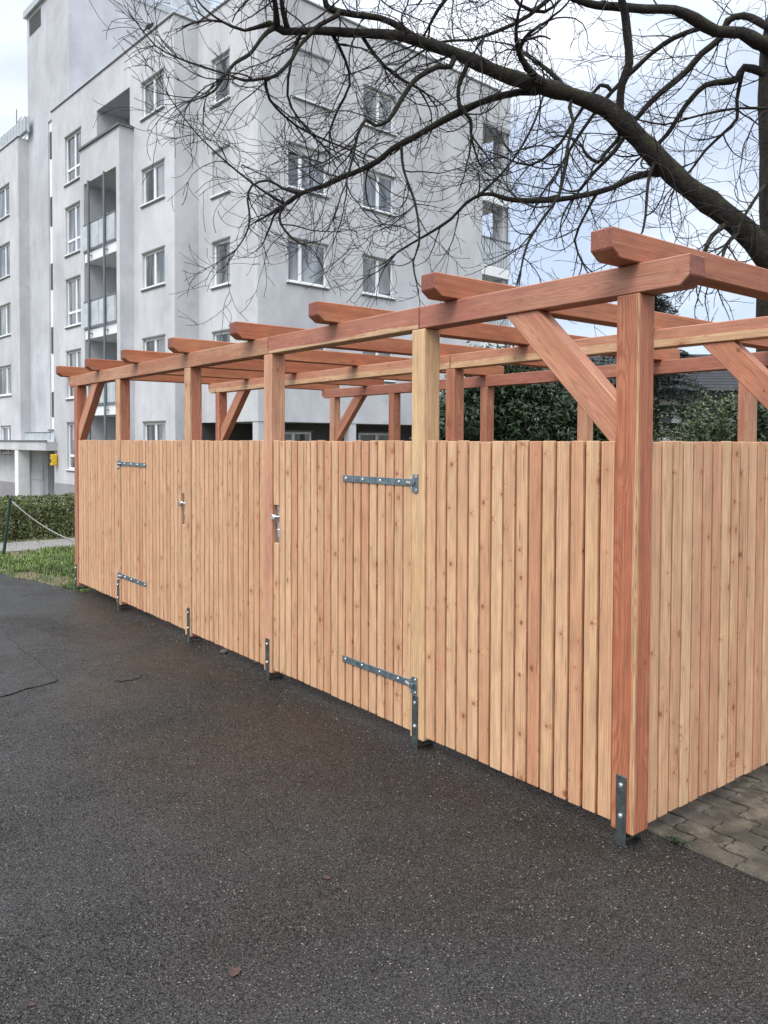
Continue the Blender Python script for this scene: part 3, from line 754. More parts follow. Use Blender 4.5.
si = MB(); si.box(-16.0, -15.3, -.10, .02, 2.12, 2.19); bpart(si, 'sill', M['ledge_and_shadow'], so)
# left wing
lw = MB()
W0 = [(-21.5, -19.48, 9.30, 10.78), (-21.5, -19.48, 6.60, 8.0), (-21.5, -19.48, 3.82, 5.15), (-21.5, -19.48, 12.05, 13.45), (-21.0, -19.55, 1.12, 2.35), (-21.4, -20.3, -.88, -.30), (-20.15, -19.2, -.88, -.30)]
facade(lw, F0, -34, -18.26, -1.1, 15.2, W0); facade(lw, F0R, -.48, -.03, -1.1, 15.2, [])
lw.add([(-34, -.48, 15.1), (-18.3, -.48, 15.1), (-18.3, 8, 15.1), (-34, 8, 15.1)], [(0, 1, 2, 3)])
facade(lw, Face('L', 8), -34, -18.3, -1.1, 15.2, []); facade(lw, Face('R', -34), -.48, 8, -1.1, 15.2, [])
bpart(lw, 'side_wing', M['wall'])
for h in W0[:4]: window(F0, *h, split=.62)
window(F0, *W0[4], split=.6)
for h in W0[5:]: window(F0, *h, two=False, sill=False)
def cladding(x0, x1, y, z0, z1, name='roof_cladding'):
    mb = MB(); x = x0
    while x < x1: mb.box(x, x+.34, y, y+.05, z0, z1, bev=.008); x += .40
    mb.box(x0, x1+.3, y-.03, y-.002, z0+.02, z0+.08, mi=1); mb.box(x0, x1+.3, y+.051, y+.09, z0, z1-.04, mi=0); return bpart(mb, name, [M['cladding'], M['copper']])
cladding(-33, -17.9, -.30, 15.32, 16.05); cladding(-9.6, -4.9, .45, 14.8, 15.95)
for (x0, x1, y0, y1, z) in ((-34, -18.22, -.52, -.40, 15.2), (-13.34, -3.27, -.87, -.75, ZTOP), (-3.27, .04, -.04, .08, ZTOP), (-.08, .04, .081, 11.40, ZTOP), (-3.40, -3.27, -.749, .08, ZTOP)):
    c = MB(); c.box(x0, x1, y0, y1, z+.001, z+.055); c.box(x0+.01, x1-.01, y0+.01, y1, z+.0555, z+.085, mi=1); bpart(c, 'roof_coping', [M['copper'], M['white_trim']])
# plinth
pl = MB(); F1.box(pl, -13.28, -9.34, -1.1, .02, .001, .025); F1.box(pl, -6.08, -3.29, -1.1, .02, .001, .025); F0.box(pl, -34, -18.24, -1.1, -.22, -.005, .02)
bpart(pl, 'plinth', M['plinth'])
# entrance
en = MB(); en.box(-26, -12.95, -1.30, -.035, 1.30, 1.66, bev=.01); en.box(-26, -12.9, -1.34, -1.25, 1.662, 1.72, mi=1); bpart(en, 'entrance_canopy', [M['wall'], M['copper']])
gu = MB(); gu.box(-15.9, -13.0, -1.1, -1.07, 1.73, 2.02); gu.box(-15.9, -13.0, -1.12, -1.05, 2.021, 2.05, mi=1); bpart(gu, 'canopy_upstand', [M['panel'], M['rail']])
co = MB(); co.box(-16.62, -16.2, -1.28, -.80, -1.1, 1.299, bev=.01); bpart(co, 'column', M['white_trim'])
dr = MB(); dr.box(-16.2, -15.14, .35, .40, -1.0, 1.29); dm = bpart(dr, 'entrance_door', M['white_trim'])
dg = MB(); dg.box(-16.12, -15.72, .33, .349, -.9, .15); dg.box(-16.12, -15.72, .33, .349, .25, 1.2); dg.box(-15.62, -15.22, .33, .349, -.9, .15); dg.box(-15.62, -15.22, .33, .349, .25, 1.2)
bpart(dg, 'pane', M['glass'], dm)
bp = MB(); bp.box(-18.1, -16.75, -.06, -.031, -.05, .70, bev=.006)
for r_ in range(4):
    for c_ in range(6): bp.box(-18.02+c_*.215, -17.86+c_*.215, -.066, -.0605, .03+r_*.165, .13+r_*.165, mi=1)
bpart(bp, 'letterbox_panel', [M['panel'], M['shutter']])
def world_b(x, y, z): return BO.matrix_basis @ V((x, y, z+BZ))
mbx = MB(); mbx.box(-.10, .10, -.11, .11, 0, .44, bev=.02); mbx.box(-.08, .08, -.13, -.11, .34, .37, bev=.004, mi=1)
mbx.box(-.06, .06, -.117, -.1105, .10, .26, mi=1)
mo = mbx.build('letter_box', [M['yellow'], M['black']], None, world_b(-12.98, -.98, .72), R(4.52))
tag(mo, 'small yellow box hanging beside the entrance door under the canopy', 'letter box')
an = MB(); an.cyl((0, 0, 0), (0, 0, 3.0), .025, n=6)
for z, l in ((2.1, 1.5), (2.3, .9), (1.1, 2.0), (.6, 1.6)): an.cyl((-l, 0, z-l*.12), (l, 0, z+l*.12*(.5)), .018, n=4)
an.cyl((0, 0, 1.0), (0, 0, 1.35), .06, n=8)
ao = an.build('antenna', M['copper'], None, world_b(-22.6, .9, 15.1)); tag(ao, 'thin rooftop aerial mast with cross rods above the left wing', 'antenna')
# a bird on the roof edge
def bird(loc, rz):
    b = bmesh.new(); bmesh.ops.create_icosphere(b, subdivisions=3, radius=1)
    for v in b.verts:
        x, y, z = v.co
        t = (x+1)/2
        s = .06+.075*math.sin(math.pi*min(1, t*1.02))**.7
        v.co = V((x*.20, y*s, z*s+(.05*t*t)))
    h = bmesh.ops.create_icosphere(b, subdivisions=2, radius=.058)
    for v in h['verts']: v.co += V((.185, 0, .085))
    mb = MB(); mb.frombm(b, Matrix.Translation((0, 0, .20)), smooth=True)
    mb.prism([(.23, .27), (.31, .262), (.23, .285)], -.012, .012); mb.prism([(-.16, .16), (-.36, .10), (-.37, .125), (-.15, .23)], -.035, .035)
    for y in (-.03, .03): mb.cyl((.02, y, 0), (0, y, .12), .007, n=5)
    o = mb.build('bird', M['black'], None, loc, rz); return tag(o, 'dark bird perched on the grey roof edge before the penthouse wall', 'bird')
bo = bird(world_b(-4.95, -.81, ZTOP+.085), R(20)); bo.scale = (.75, .75, .75)

# ------------------------------------------------------------------ leaves
def leaf(mb, p, n, l, w, rnd, droop=.0, rg=random):
    a = n.orthogonal().normalized(); a.rotate(Matrix.Rotation(rg.uniform(0, 6.28), 3, n)); c = n.cross(a)
    q = p-a*l*.5; k = n*l*.12
    mb.add([q, p+c*w*.5-k, p+a*l*.5, p-c*w*.5-k], [(0, 1, 2, 3)], rnd=rnd)
def rdir(rg):
    while True:
        v = V((rg.uniform(-1, 1), rg.uniform(-1, 1), rg.uniform(-1, 1)))
        if .1 < v.length < 1: return v.normalized()
def shrub(name, lab, cat, loc, h, rx, ry, nleaf, ll, lw_, mat, seed, group=None, trunk_mat='bark', lobes=14, low=.0):
    """shrub: stems plus leaf clumps on many uneven lobes"""
    rg = random.Random(seed); root = empty(name, loc); tag(root, lab, cat, group)
    tm = MB(); fo = MB(); cl = []
    for i in range(lobes):
        a = rg.uniform(0, 6.28); rr = rg.random()**.5*.8; z = h*(low+(1-low)*rg.uniform(.12, .9)); k = 1-.55*max(0, z/h-.45)/.55
        c = V((math.cos(a)*rr*rx*k, math.sin(a)*rr*ry*k, z)); cl.append((c, rg.uniform(.26, .5)*min(rx, h*.5)))
        pts = [V((rg.uniform(-.1, .1), rg.uniform(-.1, .1), 0)), V((c.x*.3, c.y*.3, z*.45)), c]
        tm.tube(pts, [.05, .03, .01], n=5)
    for i in range(nleaf):
        c, r = rg.choice(cl); d = rdir(rg); rad = r*(rg.uniform(.45, 1.08)**.6)
        p = c+V((d.x*rad, d.y*rad, d.z*rad*.9))
        if noise.noise((p+V((seed, 0, 0)))*3.1) < -.22: continue
        if p.z < .02 or p.z > h*1.08: continue
        n = (d*.6+rdir(rg)*.7+V((0, 0, .35))).normalized()
        leaf(fo, p, n, ll*rg.uniform(.7, 1.2), lw_*rg.uniform(.7, 1.2), rg.random(), rg=rg)
    tm.build('stems', M[trunk_mat], root); fo.build('foliage', M[mat], root); return root
shrub('laurel_shrub', 'dark green laurel bush nearest the apartment block behind the shelter', 'shrub', (-8.35, 7.1, 0), 3.3, 1.15, 1.1, 15000, .12, .05, 'laurel', 1, 'laurel bushes behind the shelter', lobes=34)
shrub('laurel_shrub', 'tall dark green laurel bush in the middle behind the open rafters', 'shrub', (-7.9, 7.9, 0), 3.5, 1.5, 1.2, 15000, .12, .05, 'laurel', 2, 'laurel bushes behind the shelter', lobes=34)
shrub('laurel_shrub', 'dark green laurel bush in front of the blue green spruce', 'shrub', (-7.0, 9.1, 0), 3.2, 1.5, 1.2, 14000, .12, .05, 'laurel', 3, 'laurel bushes behind the shelter', lobes=34)
shrub('leafy_bush', 'lighter green broadleaf bush in front of the dark roofed house', 'shrub', (-6.1, 11.4, 0), 2.6, 1.35, 1.2, 14000, .09, .045, 'bush', 5, lobes=34)
shrub('leafy_bush', 'thin brownish bush left of the lighter green bush', 'shrub', (-6.7, 10.0, 0), 2.15, .8, .8, 5000, .06, .03, 'brownbush', 6, lobes=22)
shrub('leafy_bush', 'dark green bush right in front of the big bare tree trunk', 'shrub', (-1.85, 5.3, 0), 2.35, .85, .7, 9000, .085, .04, 'laurel', 8, lobes=28)

def spruce(loc, h, r, lab, seed):
    rg = random.Random(seed); root = empty('spruce_tree', loc); tag(root, lab, 'spruce')
    tm = MB(); tm.tube([V((0, 0, 0)), V((.03, 0, h*.5)), V((0, 0, h))], [.14, .08, .012], n=8); tm.build('trunk', M['bark'], root)
    br = MB(); fo = MB(); z = .5
    while z < h*.98:
        k = 1-z/h
        for i in range(7):
            a = rg.uniform(0, 6.28); l = r*(k**.65)*rg.uniform(.7, 1.1)+.08
            pts = []
            for t in range(6):
                u = t/5; pts.append(V((math.cos(a)*l*u, math.sin(a)*l*u, z-.32*l*u*u+.12*l*u)))
            br.tube(pts, [.018*(1-t/6)+.003 for t in range(6)], n=4)
            for q in range(int(26+l*60)):
                u = rg.uniform(.12, 1); j = min(4, int(u*5)); p = pts[j].lerp(pts[j+1], u*5-j)
                side = V((-math.sin(a), math.cos(a), 0))*rg.uniform(-1, 1)*.30*l*(1.1-u)
                p = p+side+V((0, 0, -abs(rg.gauss(0, .05))))
                leaf(fo, p, (V((0, 0, 1))+rdir(rg)*.8).normalized(), rg.uniform(.10, .18), .028, rg.random(), rg=rg)
        z += .17*(.6+k)
    br.build('branches', M['twigs_inner'], root); fo.build('foliage', M['spruce'], root); return root
spruce((-8.5, 13.1, 0), 5.2, 2.3, 'blue green spruce standing between the laurels and the house', 4)
spruce((-14.5, 20.5, -.4), 6.0, 1.7, 'distant spruce whose tip shows left of the near post', 14)

# clipped hedge by the path
def hedge():
    rg = random.Random(9); root = empty('clipped_hedge', (-14.0, 2.0, T(-14))); tag(root, 'low clipped green hedge running along the far side of the path', 'hedge')
    x0, x1, y0, y1 = -1.4, 1.35, -4.2, 4.2
    tm = MB(); fo = MB()
    def zt(x, y):
        return .80-T(-14)*0+.10*noise.noise(V((x*1.1, y*1.1, 3)))+.05*noise.noise(V((x*4, y*4, 1)))
    for i in range(160):
        x, y = rg.uniform(x0+.2, x1-.2), rg.uniform(y0+.1, y1-.1); b = T(-14+x)-T(-14)
        tm.tube([V((x, y, b-.02)), V((x+rg.uniform(-.1, .1), y+rg.uniform(-.1, .1), zt(x, y)-.08))], [.014, .006], n=4)
    for i in range(46000):
        x, y = rg.uniform(x0, x1), rg.uniform(y0, y1); b = T(-14+x)-T(-14); top = zt(x, y)
        m = rg.random()
        if m < .45: z = top-abs(rg.gauss(0, .05)); n = V((0, 0, 1))
        elif m < .85: x = x1-abs(rg.gauss(0, .07))+.06*noise.noise(V((0, y*3, rg.random()*.2))); b = T(-14+x)-T(-14); z = rg.uniform(b+.02, top-.02); n = V((1, 0, 0))
        else: z = rg.uniform(b, top); n = rdir(rg)
        e = rg.random()
        if e < .2: y = y0+abs(rg.gauss(0, .06)); n = V((0, -1, 0)); z = rg.uniform(b, top)
        n = (n*.6+rdir(rg)*.8).normalized()
        leaf(fo, V((x, y, z)), n, rg.uniform(.05, .085), rg.uniform(.022, .036), rg.random(), rg=rg)
    tm.build('stems', M['twigs_inner'], root); fo.build('foliage', M['hedge'], root)
hedge()

# grass strip
def grass():
    rg = random.Random(12); mb = MB()
    for i in range(42000):
        x = rg.uniform(-12.4, -7.15); y = edge_y(x)+rg.random()**1.4*3.4-.03
        if -12.35 < x < -11.2 and rg.random() < .97: continue
        bare = noise.noise(V((x*.9+4, y*1.4, 0)))+.35*noise.noise(V((x*4, y*4, 2)))
        d = y-edge_y(x)
        if bare+.28*(1 if d < .35 else 0) > .24 and rg.random() < .9: continue
        if x > -7.4 and y > .1: continue
        h = rg.uniform(.02, .065)*(1 if d > .15 else .6); a = rg.uniform(0, 6.28); w = .0035+.002*rg.random()
        l = V((math.cos(a), math.sin(a), 0)); s = V((-l.y, l.x, 0))*w; p = V((x, y, T(x))); t = l*h*rg.uniform(.2, .9)
        mb.add([p-s, p+s, p+t*.4+V((0, 0, h*.7))+s*.7, p+t+V((0, 0, h)), p+t*.4+V((0, 0, h*.7))-s*.7], [(0, 1, 2, 4), (4, 2, 3)], rnd=rg.random())
    return tag(mb.build('grass', M['grass']), 'short green grass with bare soil beside the asphalt', 'grass', kind='stuff')
grass()

# leaning green post with rope
gp = MB(); gp.cyl((0, 0, -.05), (.05, .10, .86), .022, n=12); gp.cyl((.05, .10, .86), (.051, .102, .875), .024, .012, n=12)
go = gp.build('fence_post', M['green_post'], None, (-10.76, 0, T(-10.76))); tag(go, 'leaning thin green metal post at the left edge of the grass', 'post')
gp = MB(); gp.cyl((0, 0, -.05), (0, 0, .86), .022, n=12)
go2 = gp.build('fence_post', M['green_post'], None, (-11.0, 3.0, -.18)); tag(go2, 'green metal post behind the shelter holding the far end of the rope', 'post')
rp = MB(); n = 26; A = V((-10.71, .10, .82)); B = V((-11.0, 3.0, .66)); pts = []
for i in range(n):
    t = i/(n-1); p = A.lerp(B, t); p.z -= .72*4*t*(1-t); pts.append(p-A)
rp.tube(pts, [.011]*n, n=6); ro = rp.build('rope', M['rope'], None, A); tag(ro, 'sagging pale rope tied to the leaning green post', 'rope')

# neighbouring house behind the bushes
hs = empty('house', (-10.6, 18.5, 0), math.atan2(2.15, 1.68)); tag(hs, 'pale bungalow with a dark tiled roof and one skylight behind the bushes', 'house')
w = MB(); w.box(-4.5, 5.5, -.3, 7, -.5, 3.05)
hw = w.build('wall', M['house_wall'], hs)
SL = math.atan2(4.5-3.0, 4.4)
r_ = MB()
r_.box(-5, 6, 0, 4.66, 0, .14, Matrix.Translation((0, -1.0, 2.98)) @ Matrix.Rotation(SL, 4, 'X'))
r_.box(-5, 6, 0, 4.66, 0, .14, Matrix.Translation((0, 7.8, 2.98)) @ Matrix.Rotation(math.pi, 4, 'Z') @ Matrix.Translation((-1, 0, 0)) @ Matrix.Rotation(SL, 4, 'X'))
RM = Matrix.Translation((0, -1.0, 2.98)) @ Matrix.Rotation(SL, 4, 'X')
for i in range(14):
    r_.box(-5.02, 6.02, i*.325-.02, i*.325+.32, .142, .165, RM @ Matrix.Translation((0, i*.325, 0)) @ Matrix.Rotation(-.03, 4, 'X') @ Matrix.Translation((0, -i*.325, .012)))
hr = r_.build('roof', M['tiles'], hs)
sk = MB(); sk.box(.05, .75, 2.15, 2.95, .18, .26, RM, bev=.01)
sk.build('skylight', M['skyl'], hr)
FH = MB()
for a in (-4.0, -2.3, -.6, 1.1, 2.8): FH.box(a, a+1.4, -.34, -.305, 1.9, 2.75)
FH.build('window', M['dark_opening'], hs)

# ------------------------------------------------------------------ the old bare tree
LIMBS = [
 [(-2.46,6.23,3.67,0.1912),(-2.55,6.06,3.85,0.1849),(-2.67,5.87,4.08,0.1674),(-2.9,5.53,4.38,0.1556),(-3.05,5.29,4.56,0.1495),(-3.18,5.08,4.77,0.1434),(-3.33,4.85,5.03,0.1373),(-3.43,4.66,5.21,0.1258),(-3.53,4.49,5.35,0.1144),(-3.75,4.16,5.48,0.1086),(-3.96,3.84,5.57,0.1027),(-4.17,3.52,5.67,0.0969),(-4.42,3.15,5.85,0.0858),(-4.65,2.82,5.97,0.0748),(-4.78,2.58,6.02,0.0691),(-5.07,2.16,6.03,0.0636),(-5.23,1.9,6.03,0.0527),(-5.44,1.58,6.01,0.0473),(-5.5,1.45,6.07,0.0366),(-5.63,1.23,5.98,0.0208),(-5.74,1.03,6.05,0.0156)],
 [(-2.47,6.32,6.01,0.1237),(-2.56,6.11,6.14,0.1117),(-2.6,5.96,6.15,0.0943),(-2.68,5.76,6.22,0.0881),(-2.82,5.48,6.2,0.082),(-2.93,5.24,6.3,0.076),(-3.04,5.01,6.37,0.0701),(-3.18,4.73,6.34,0.0642),(-3.35,4.4,6.33,0.0584),(-3.43,4.21,6.31,0.0527),(-3.52,3.98,6.33,0.0471),(-3.69,3.67,6.44,0.0416),(-3.94,3.26,6.52,0.0361),(-4.21,2.81,6.53,0.0307),(-4.48,2.37,6.41,0.0254),(-4.74,1.93,6.25,0.0202),(-4.99,1.5,6.25,0.015)],
 [(-4.68,2.76,5.98,0.0613),(-4.75,2.6,6.1,0.0477),(-4.85,2.39,6.17,0.0422),(-4.98,2.15,6.18,0.042),(-5.09,1.93,6.21,0.0417),(-5.09,1.87,6.28,0.0363),(-5.07,1.82,6.4,0.0309),(-5.17,1.62,6.53,0.0256)],
 [(-3.45,4.64,5.23,0.0692),(-3.41,4.59,5.36,0.0597),(-3.36,4.55,5.56,0.0592),(-3.27,4.55,5.75,0.0587),(-3.25,4.48,6.02,0.0583),(-3.23,4.41,6.2,0.0578),(-3.21,4.32,6.31,0.0521),(-3.22,4.21,6.53,0.0413),(-3.34,3.95,6.75,0.0307)],
 [(-3.85,4.0,5.53,0.0623),(-3.88,3.74,5.6,0.0533),(-3.87,3.52,5.72,0.0419),(-3.79,3.39,5.74,0.0309)],
 [(-3.75,4.16,5.48,0.0375),(-3.88,4.09,5.68,0.0273),(-3.99,4.04,5.81,0.022),(-4.11,3.97,5.92,0.0166)],
 [(-3.91,3.92,5.55,0.0685),(-4.01,3.9,5.52,0.0545),(-4.16,3.82,5.55,0.055),(-4.4,3.63,5.51,0.0499),(-4.62,3.45,5.42,0.0503),(-4.87,3.24,5.28,0.0478),(-5.08,3.09,5.16,0.0454),(-5.28,2.93,5.05,0.0457),(-5.43,2.85,4.94,0.0432),(-5.62,2.72,4.85,0.0406),(-5.81,2.59,4.79,0.0409),(-5.99,2.46,4.71,0.0353),(-6.21,2.3,4.65,0.0356),(-6.35,2.22,4.57,0.0329),(-6.46,2.2,4.55,0.0241)],
 [(-3.15,5.13,4.72,0.0508),(-3.2,5.12,4.69,0.0444),(-3.32,5.03,4.7,0.039),(-3.47,4.91,4.66,0.0364),(-3.63,4.76,4.56,0.0337),(-3.85,4.55,4.49,0.031),(-4.06,4.33,4.45,0.0312),(-4.29,4.11,4.45,0.0313),(-4.46,3.95,4.48,0.0286),(-4.58,3.87,4.54,0.023),(-4.7,3.77,4.55,0.0207),(-4.84,3.66,4.46,0.0191),(-4.97,3.55,4.29,0.0174),(-5.14,3.38,4.14,0.0152),(-5.31,3.23,4.02,0.0135),(-5.44,3.13,3.93,0.0118)],
 [(-2.53,6.23,5.83,0.045),(-2.65,6.17,5.9,0.0452),(-2.8,6.06,5.97,0.0427),(-2.87,6.04,5.86,0.04),(-3.0,5.96,5.85,0.0374),(-3.15,5.86,5.84,0.0347),(-3.27,5.77,5.71,0.032),(-3.37,5.72,5.57,0.0292),(-3.47,5.67,5.39,0.0264),(-3.56,5.63,5.28,0.0236),(-3.68,5.56,5.18,0.0178)],
 [(-2.57,6.21,6.35,0.045),(-2.7,6.15,6.48,0.0425),(-2.83,6.08,6.57,0.0399),(-2.97,5.99,6.54,0.0401),(-3.05,5.98,6.37,0.0375),(-3.21,5.86,6.22,0.0377),(-3.34,5.79,6.06,0.0351),(-3.47,5.71,5.94,0.0353),(-3.62,5.6,5.8,0.0325),(-3.8,5.45,5.55,0.0298),(-3.98,5.3,5.2,0.027),(-4.16,5.17,4.98,0.0211),(-4.31,5.06,4.76,0.0182)],
 [(-2.89,5.33,6.27,0.0344),(-2.96,5.39,6.26,0.0302),(-3.04,5.43,6.29,0.0278),(-3.23,5.32,6.24,0.028),(-3.42,5.22,6.13,0.0255),(-3.59,5.14,5.99,0.0257),(-3.81,4.99,5.75,0.0231),(-4.02,4.86,5.46,0.0204),(-4.21,4.74,5.14,0.0177),(-4.36,4.68,4.88,0.0149)],
 [(-4.45,3.11,5.87,0.037),(-4.43,3.04,5.7,0.032),(-4.48,2.89,5.67,0.0291),(-4.56,2.7,5.54,0.0263),(-4.57,2.59,5.42,0.0261),(-4.59,2.47,5.23,0.0239),(-4.61,2.34,5.02,0.0232),(-4.66,2.2,4.94,0.0215),(-4.67,2.09,4.98,0.0178),(-4.68,1.99,4.8,0.0152),(-4.66,1.92,4.56,0.0131),(-4.65,1.84,4.33,0.011)],
 [(-5.05,2.01,6.2,0.0301),(-5.02,1.97,6.12,0.026),(-5.09,1.81,6.01,0.0238),(-5.12,1.69,5.87,0.0226),(-5.15,1.58,5.73,0.0215),(-5.15,1.5,5.58,0.0203),(-5.2,1.35,5.4,0.0202),(-5.25,1.22,5.35,0.0171),(-5.32,1.06,5.31,0.014),(-5.37,0.92,5.34,0.0119),(-5.51,0.67,5.41,0.0104),(-5.61,0.48,5.47,0.0089),(-5.71,0.29,5.57,0.0078),(-5.79,0.12,5.79,0.0068)],
 [(-5.47,1.52,6.04,0.0362),(-5.37,1.45,6.13,0.031),(-5.28,1.37,6.24,0.0254),(-5.21,1.26,6.42,0.02)],
 [(-5.41,1.62,6.01,0.0302),(-5.37,1.53,6.18,0.026),(-5.31,1.47,6.34,0.0206)],
 [(-5.48,1.5,6.04,0.0301),(-5.45,1.4,5.95,0.0228),(-5.43,1.3,5.83,0.0216),(-5.42,1.18,5.65,0.0204),(-5.41,1.06,5.55,0.0177),(-5.4,0.94,5.43,0.015),(-5.42,0.78,5.17,0.0109),(-5.44,0.63,5.06,0.0083)],
 [(-4.36,3.24,5.81,0.0309),(-4.4,3.23,5.72,0.0242),(-4.47,3.19,5.54,0.0238),(-4.48,3.22,5.35,0.0217),(-4.43,3.33,5.21,0.0196),(-4.44,3.35,5.08,0.0164)],
 [(-3.41,4.71,5.16,0.0283),(-3.46,4.7,5.14,0.0247),(-3.51,4.69,5.04,0.0221),(-3.61,4.61,4.91,0.0211),(-3.68,4.58,4.82,0.02),(-3.78,4.51,4.91,0.0179),(-3.84,4.51,5.01,0.014)],
 [(-3.72,4.2,5.47,0.0225),(-3.71,4.11,5.31,0.0194),(-3.64,4.09,5.13,0.0187),(-3.63,3.99,4.85,0.0181),(-3.6,3.91,4.61,0.0169),(-3.59,3.81,4.29,0.0168),(-3.64,3.64,4.05,0.0156),(-3.7,3.45,3.75,0.0134),(-3.69,3.35,3.49,0.0102)],
 [(-3.22,5.02,4.84,0.0253),(-3.19,4.84,4.64,0.019),(-3.13,4.7,4.4,0.0171),(-3.06,4.57,4.09,0.0148),(-3.0,4.43,3.89,0.0114)],
 [(-2.76,5.74,4.19,0.0385),(-2.75,5.57,4.08,0.0303),(-2.76,5.37,3.96,0.0272),(-2.74,5.21,3.79,0.0215),(-2.7,5.08,3.62,0.0159)],
 [(-2.67,5.87,4.08,0.0257),(-2.67,5.57,3.92,0.0219),(-2.61,5.34,3.75,0.0187),(-2.54,5.13,3.51,0.0131)],
 [(-2.82,6.05,5.94,0.0288),(-2.86,6.1,5.86,0.0229),(-2.92,6.13,5.66,0.0219),(-2.94,6.18,5.47,0.0209),(-3.07,6.11,5.32,0.0193),(-3.23,6.01,5.15,0.0177),(-3.36,5.94,4.95,0.0148),(-3.48,5.88,4.82,0.0119)],
 [(-2.57,6.13,4.6,0.0225),(-2.55,5.93,4.45,0.0194),(-2.55,5.71,4.24,0.0164),(-2.53,5.51,4.04,0.0134)],
 [(-5.2,2.99,5.09,0.0183),(-5.08,2.93,4.75,0.0146),(-4.9,2.95,4.34,0.0133),(-4.77,2.9,3.9,0.0115),(-4.71,2.76,3.64,0.0102),(-4.59,2.71,3.4,0.0085)],
 [(-6.42,2.21,4.56,0.0221),(-6.4,2.11,4.42,0.0179),(-6.33,2.08,4.27,0.016),(-6.2,2.13,4.11,0.0135),(-6.07,2.18,4.01,0.0105)],
 [(-6.23,2.29,4.64,0.0239),(-6.32,2.1,4.69,0.0165),(-6.39,1.94,4.77,0.0153),(-6.47,1.77,4.69,0.0141),(-6.46,1.71,4.51,0.0128),(-6.4,1.71,4.29,0.0116),(-6.39,1.64,4.07,0.0098),(-6.41,1.53,3.9,0.008)],
 [(-6.42,2.2,4.54,0.0207),(-6.5,1.92,4.68,0.0142),(-6.57,1.67,4.84,0.0117),(-6.65,1.39,5.05,0.0098),(-6.72,1.14,5.28,0.008),(-6.78,0.9,5.58,0.0062)],
 [(-5.24,1.25,5.36,0.0174),(-5.43,1.41,5.25,0.0156),(-5.48,1.75,5.09,0.0129),(-5.5,2.14,5.03,0.0121),(-5.53,2.51,5.01,0.0114)],
 [(-4.74,3.75,4.53,0.0199),(-4.6,3.98,4.79,0.0145),(-4.49,4.19,5.1,0.0139),(-4.41,4.36,5.46,0.0128),(-4.37,4.48,5.82,0.0117)],
 [(-2.42,5.87,5.34,0.0163),(-2.67,5.74,5.39,0.0154),(-2.91,5.64,5.4,0.0145),(-3.15,5.53,5.38,0.013),(-3.39,5.41,5.35,0.0115),(-3.64,5.29,5.45,0.0105)],
 [(-3.81,4.99,5.75,0.0232),(-3.93,4.93,5.85,0.0203),(-4.14,4.74,5.47,0.0175),(-4.31,4.6,5.14,0.0153),(-4.53,4.41,4.98,0.013),(-4.71,4.26,5.06,0.0107)],
 [(-3.74,4.66,4.53,0.0194),(-3.86,4.59,4.28,0.0147),(-3.97,4.55,4.01,0.0126),(-3.95,4.66,3.78,0.0104)],
 [(-3.94,3.26,6.52,0.0237),(-3.87,3.49,6.26,0.0188),(-3.77,3.77,6.24,0.0169),(-3.73,3.96,6.41,0.016)],
 [(-4.11,2.98,6.52,0.0295),(-4.37,2.96,6.4,0.021),(-4.6,3.0,6.35,0.0194),(-4.8,3.06,6.29,0.0165)],
 [(-3.63,3.79,6.4,0.03),(-3.85,3.62,6.19,0.0221),(-4.09,3.43,6.07,0.0191),(-4.34,3.23,6.0,0.0161),(-4.6,3.03,6.02,0.0135),(-4.85,2.82,5.86,0.0109)],
 [(-5.0,2.27,6.02,0.0244),(-5.11,2.54,5.92,0.0186),(-5.17,2.87,5.82,0.0169),(-5.2,3.23,5.79,0.015)],
 [(-5.17,2.0,6.03,0.0243),(-5.22,2.22,5.82,0.0162),(-5.33,2.36,5.63,0.0143),(-5.56,2.36,5.43,0.0129),(-5.76,2.39,5.27,0.0115)],
 [(-5.34,1.74,6.02,0.0242),(-5.52,1.73,5.78,0.0161),(-5.67,1.77,5.47,0.0142),(-5.71,1.95,5.26,0.0122),(-5.67,2.22,5.04,0.0113)],
]

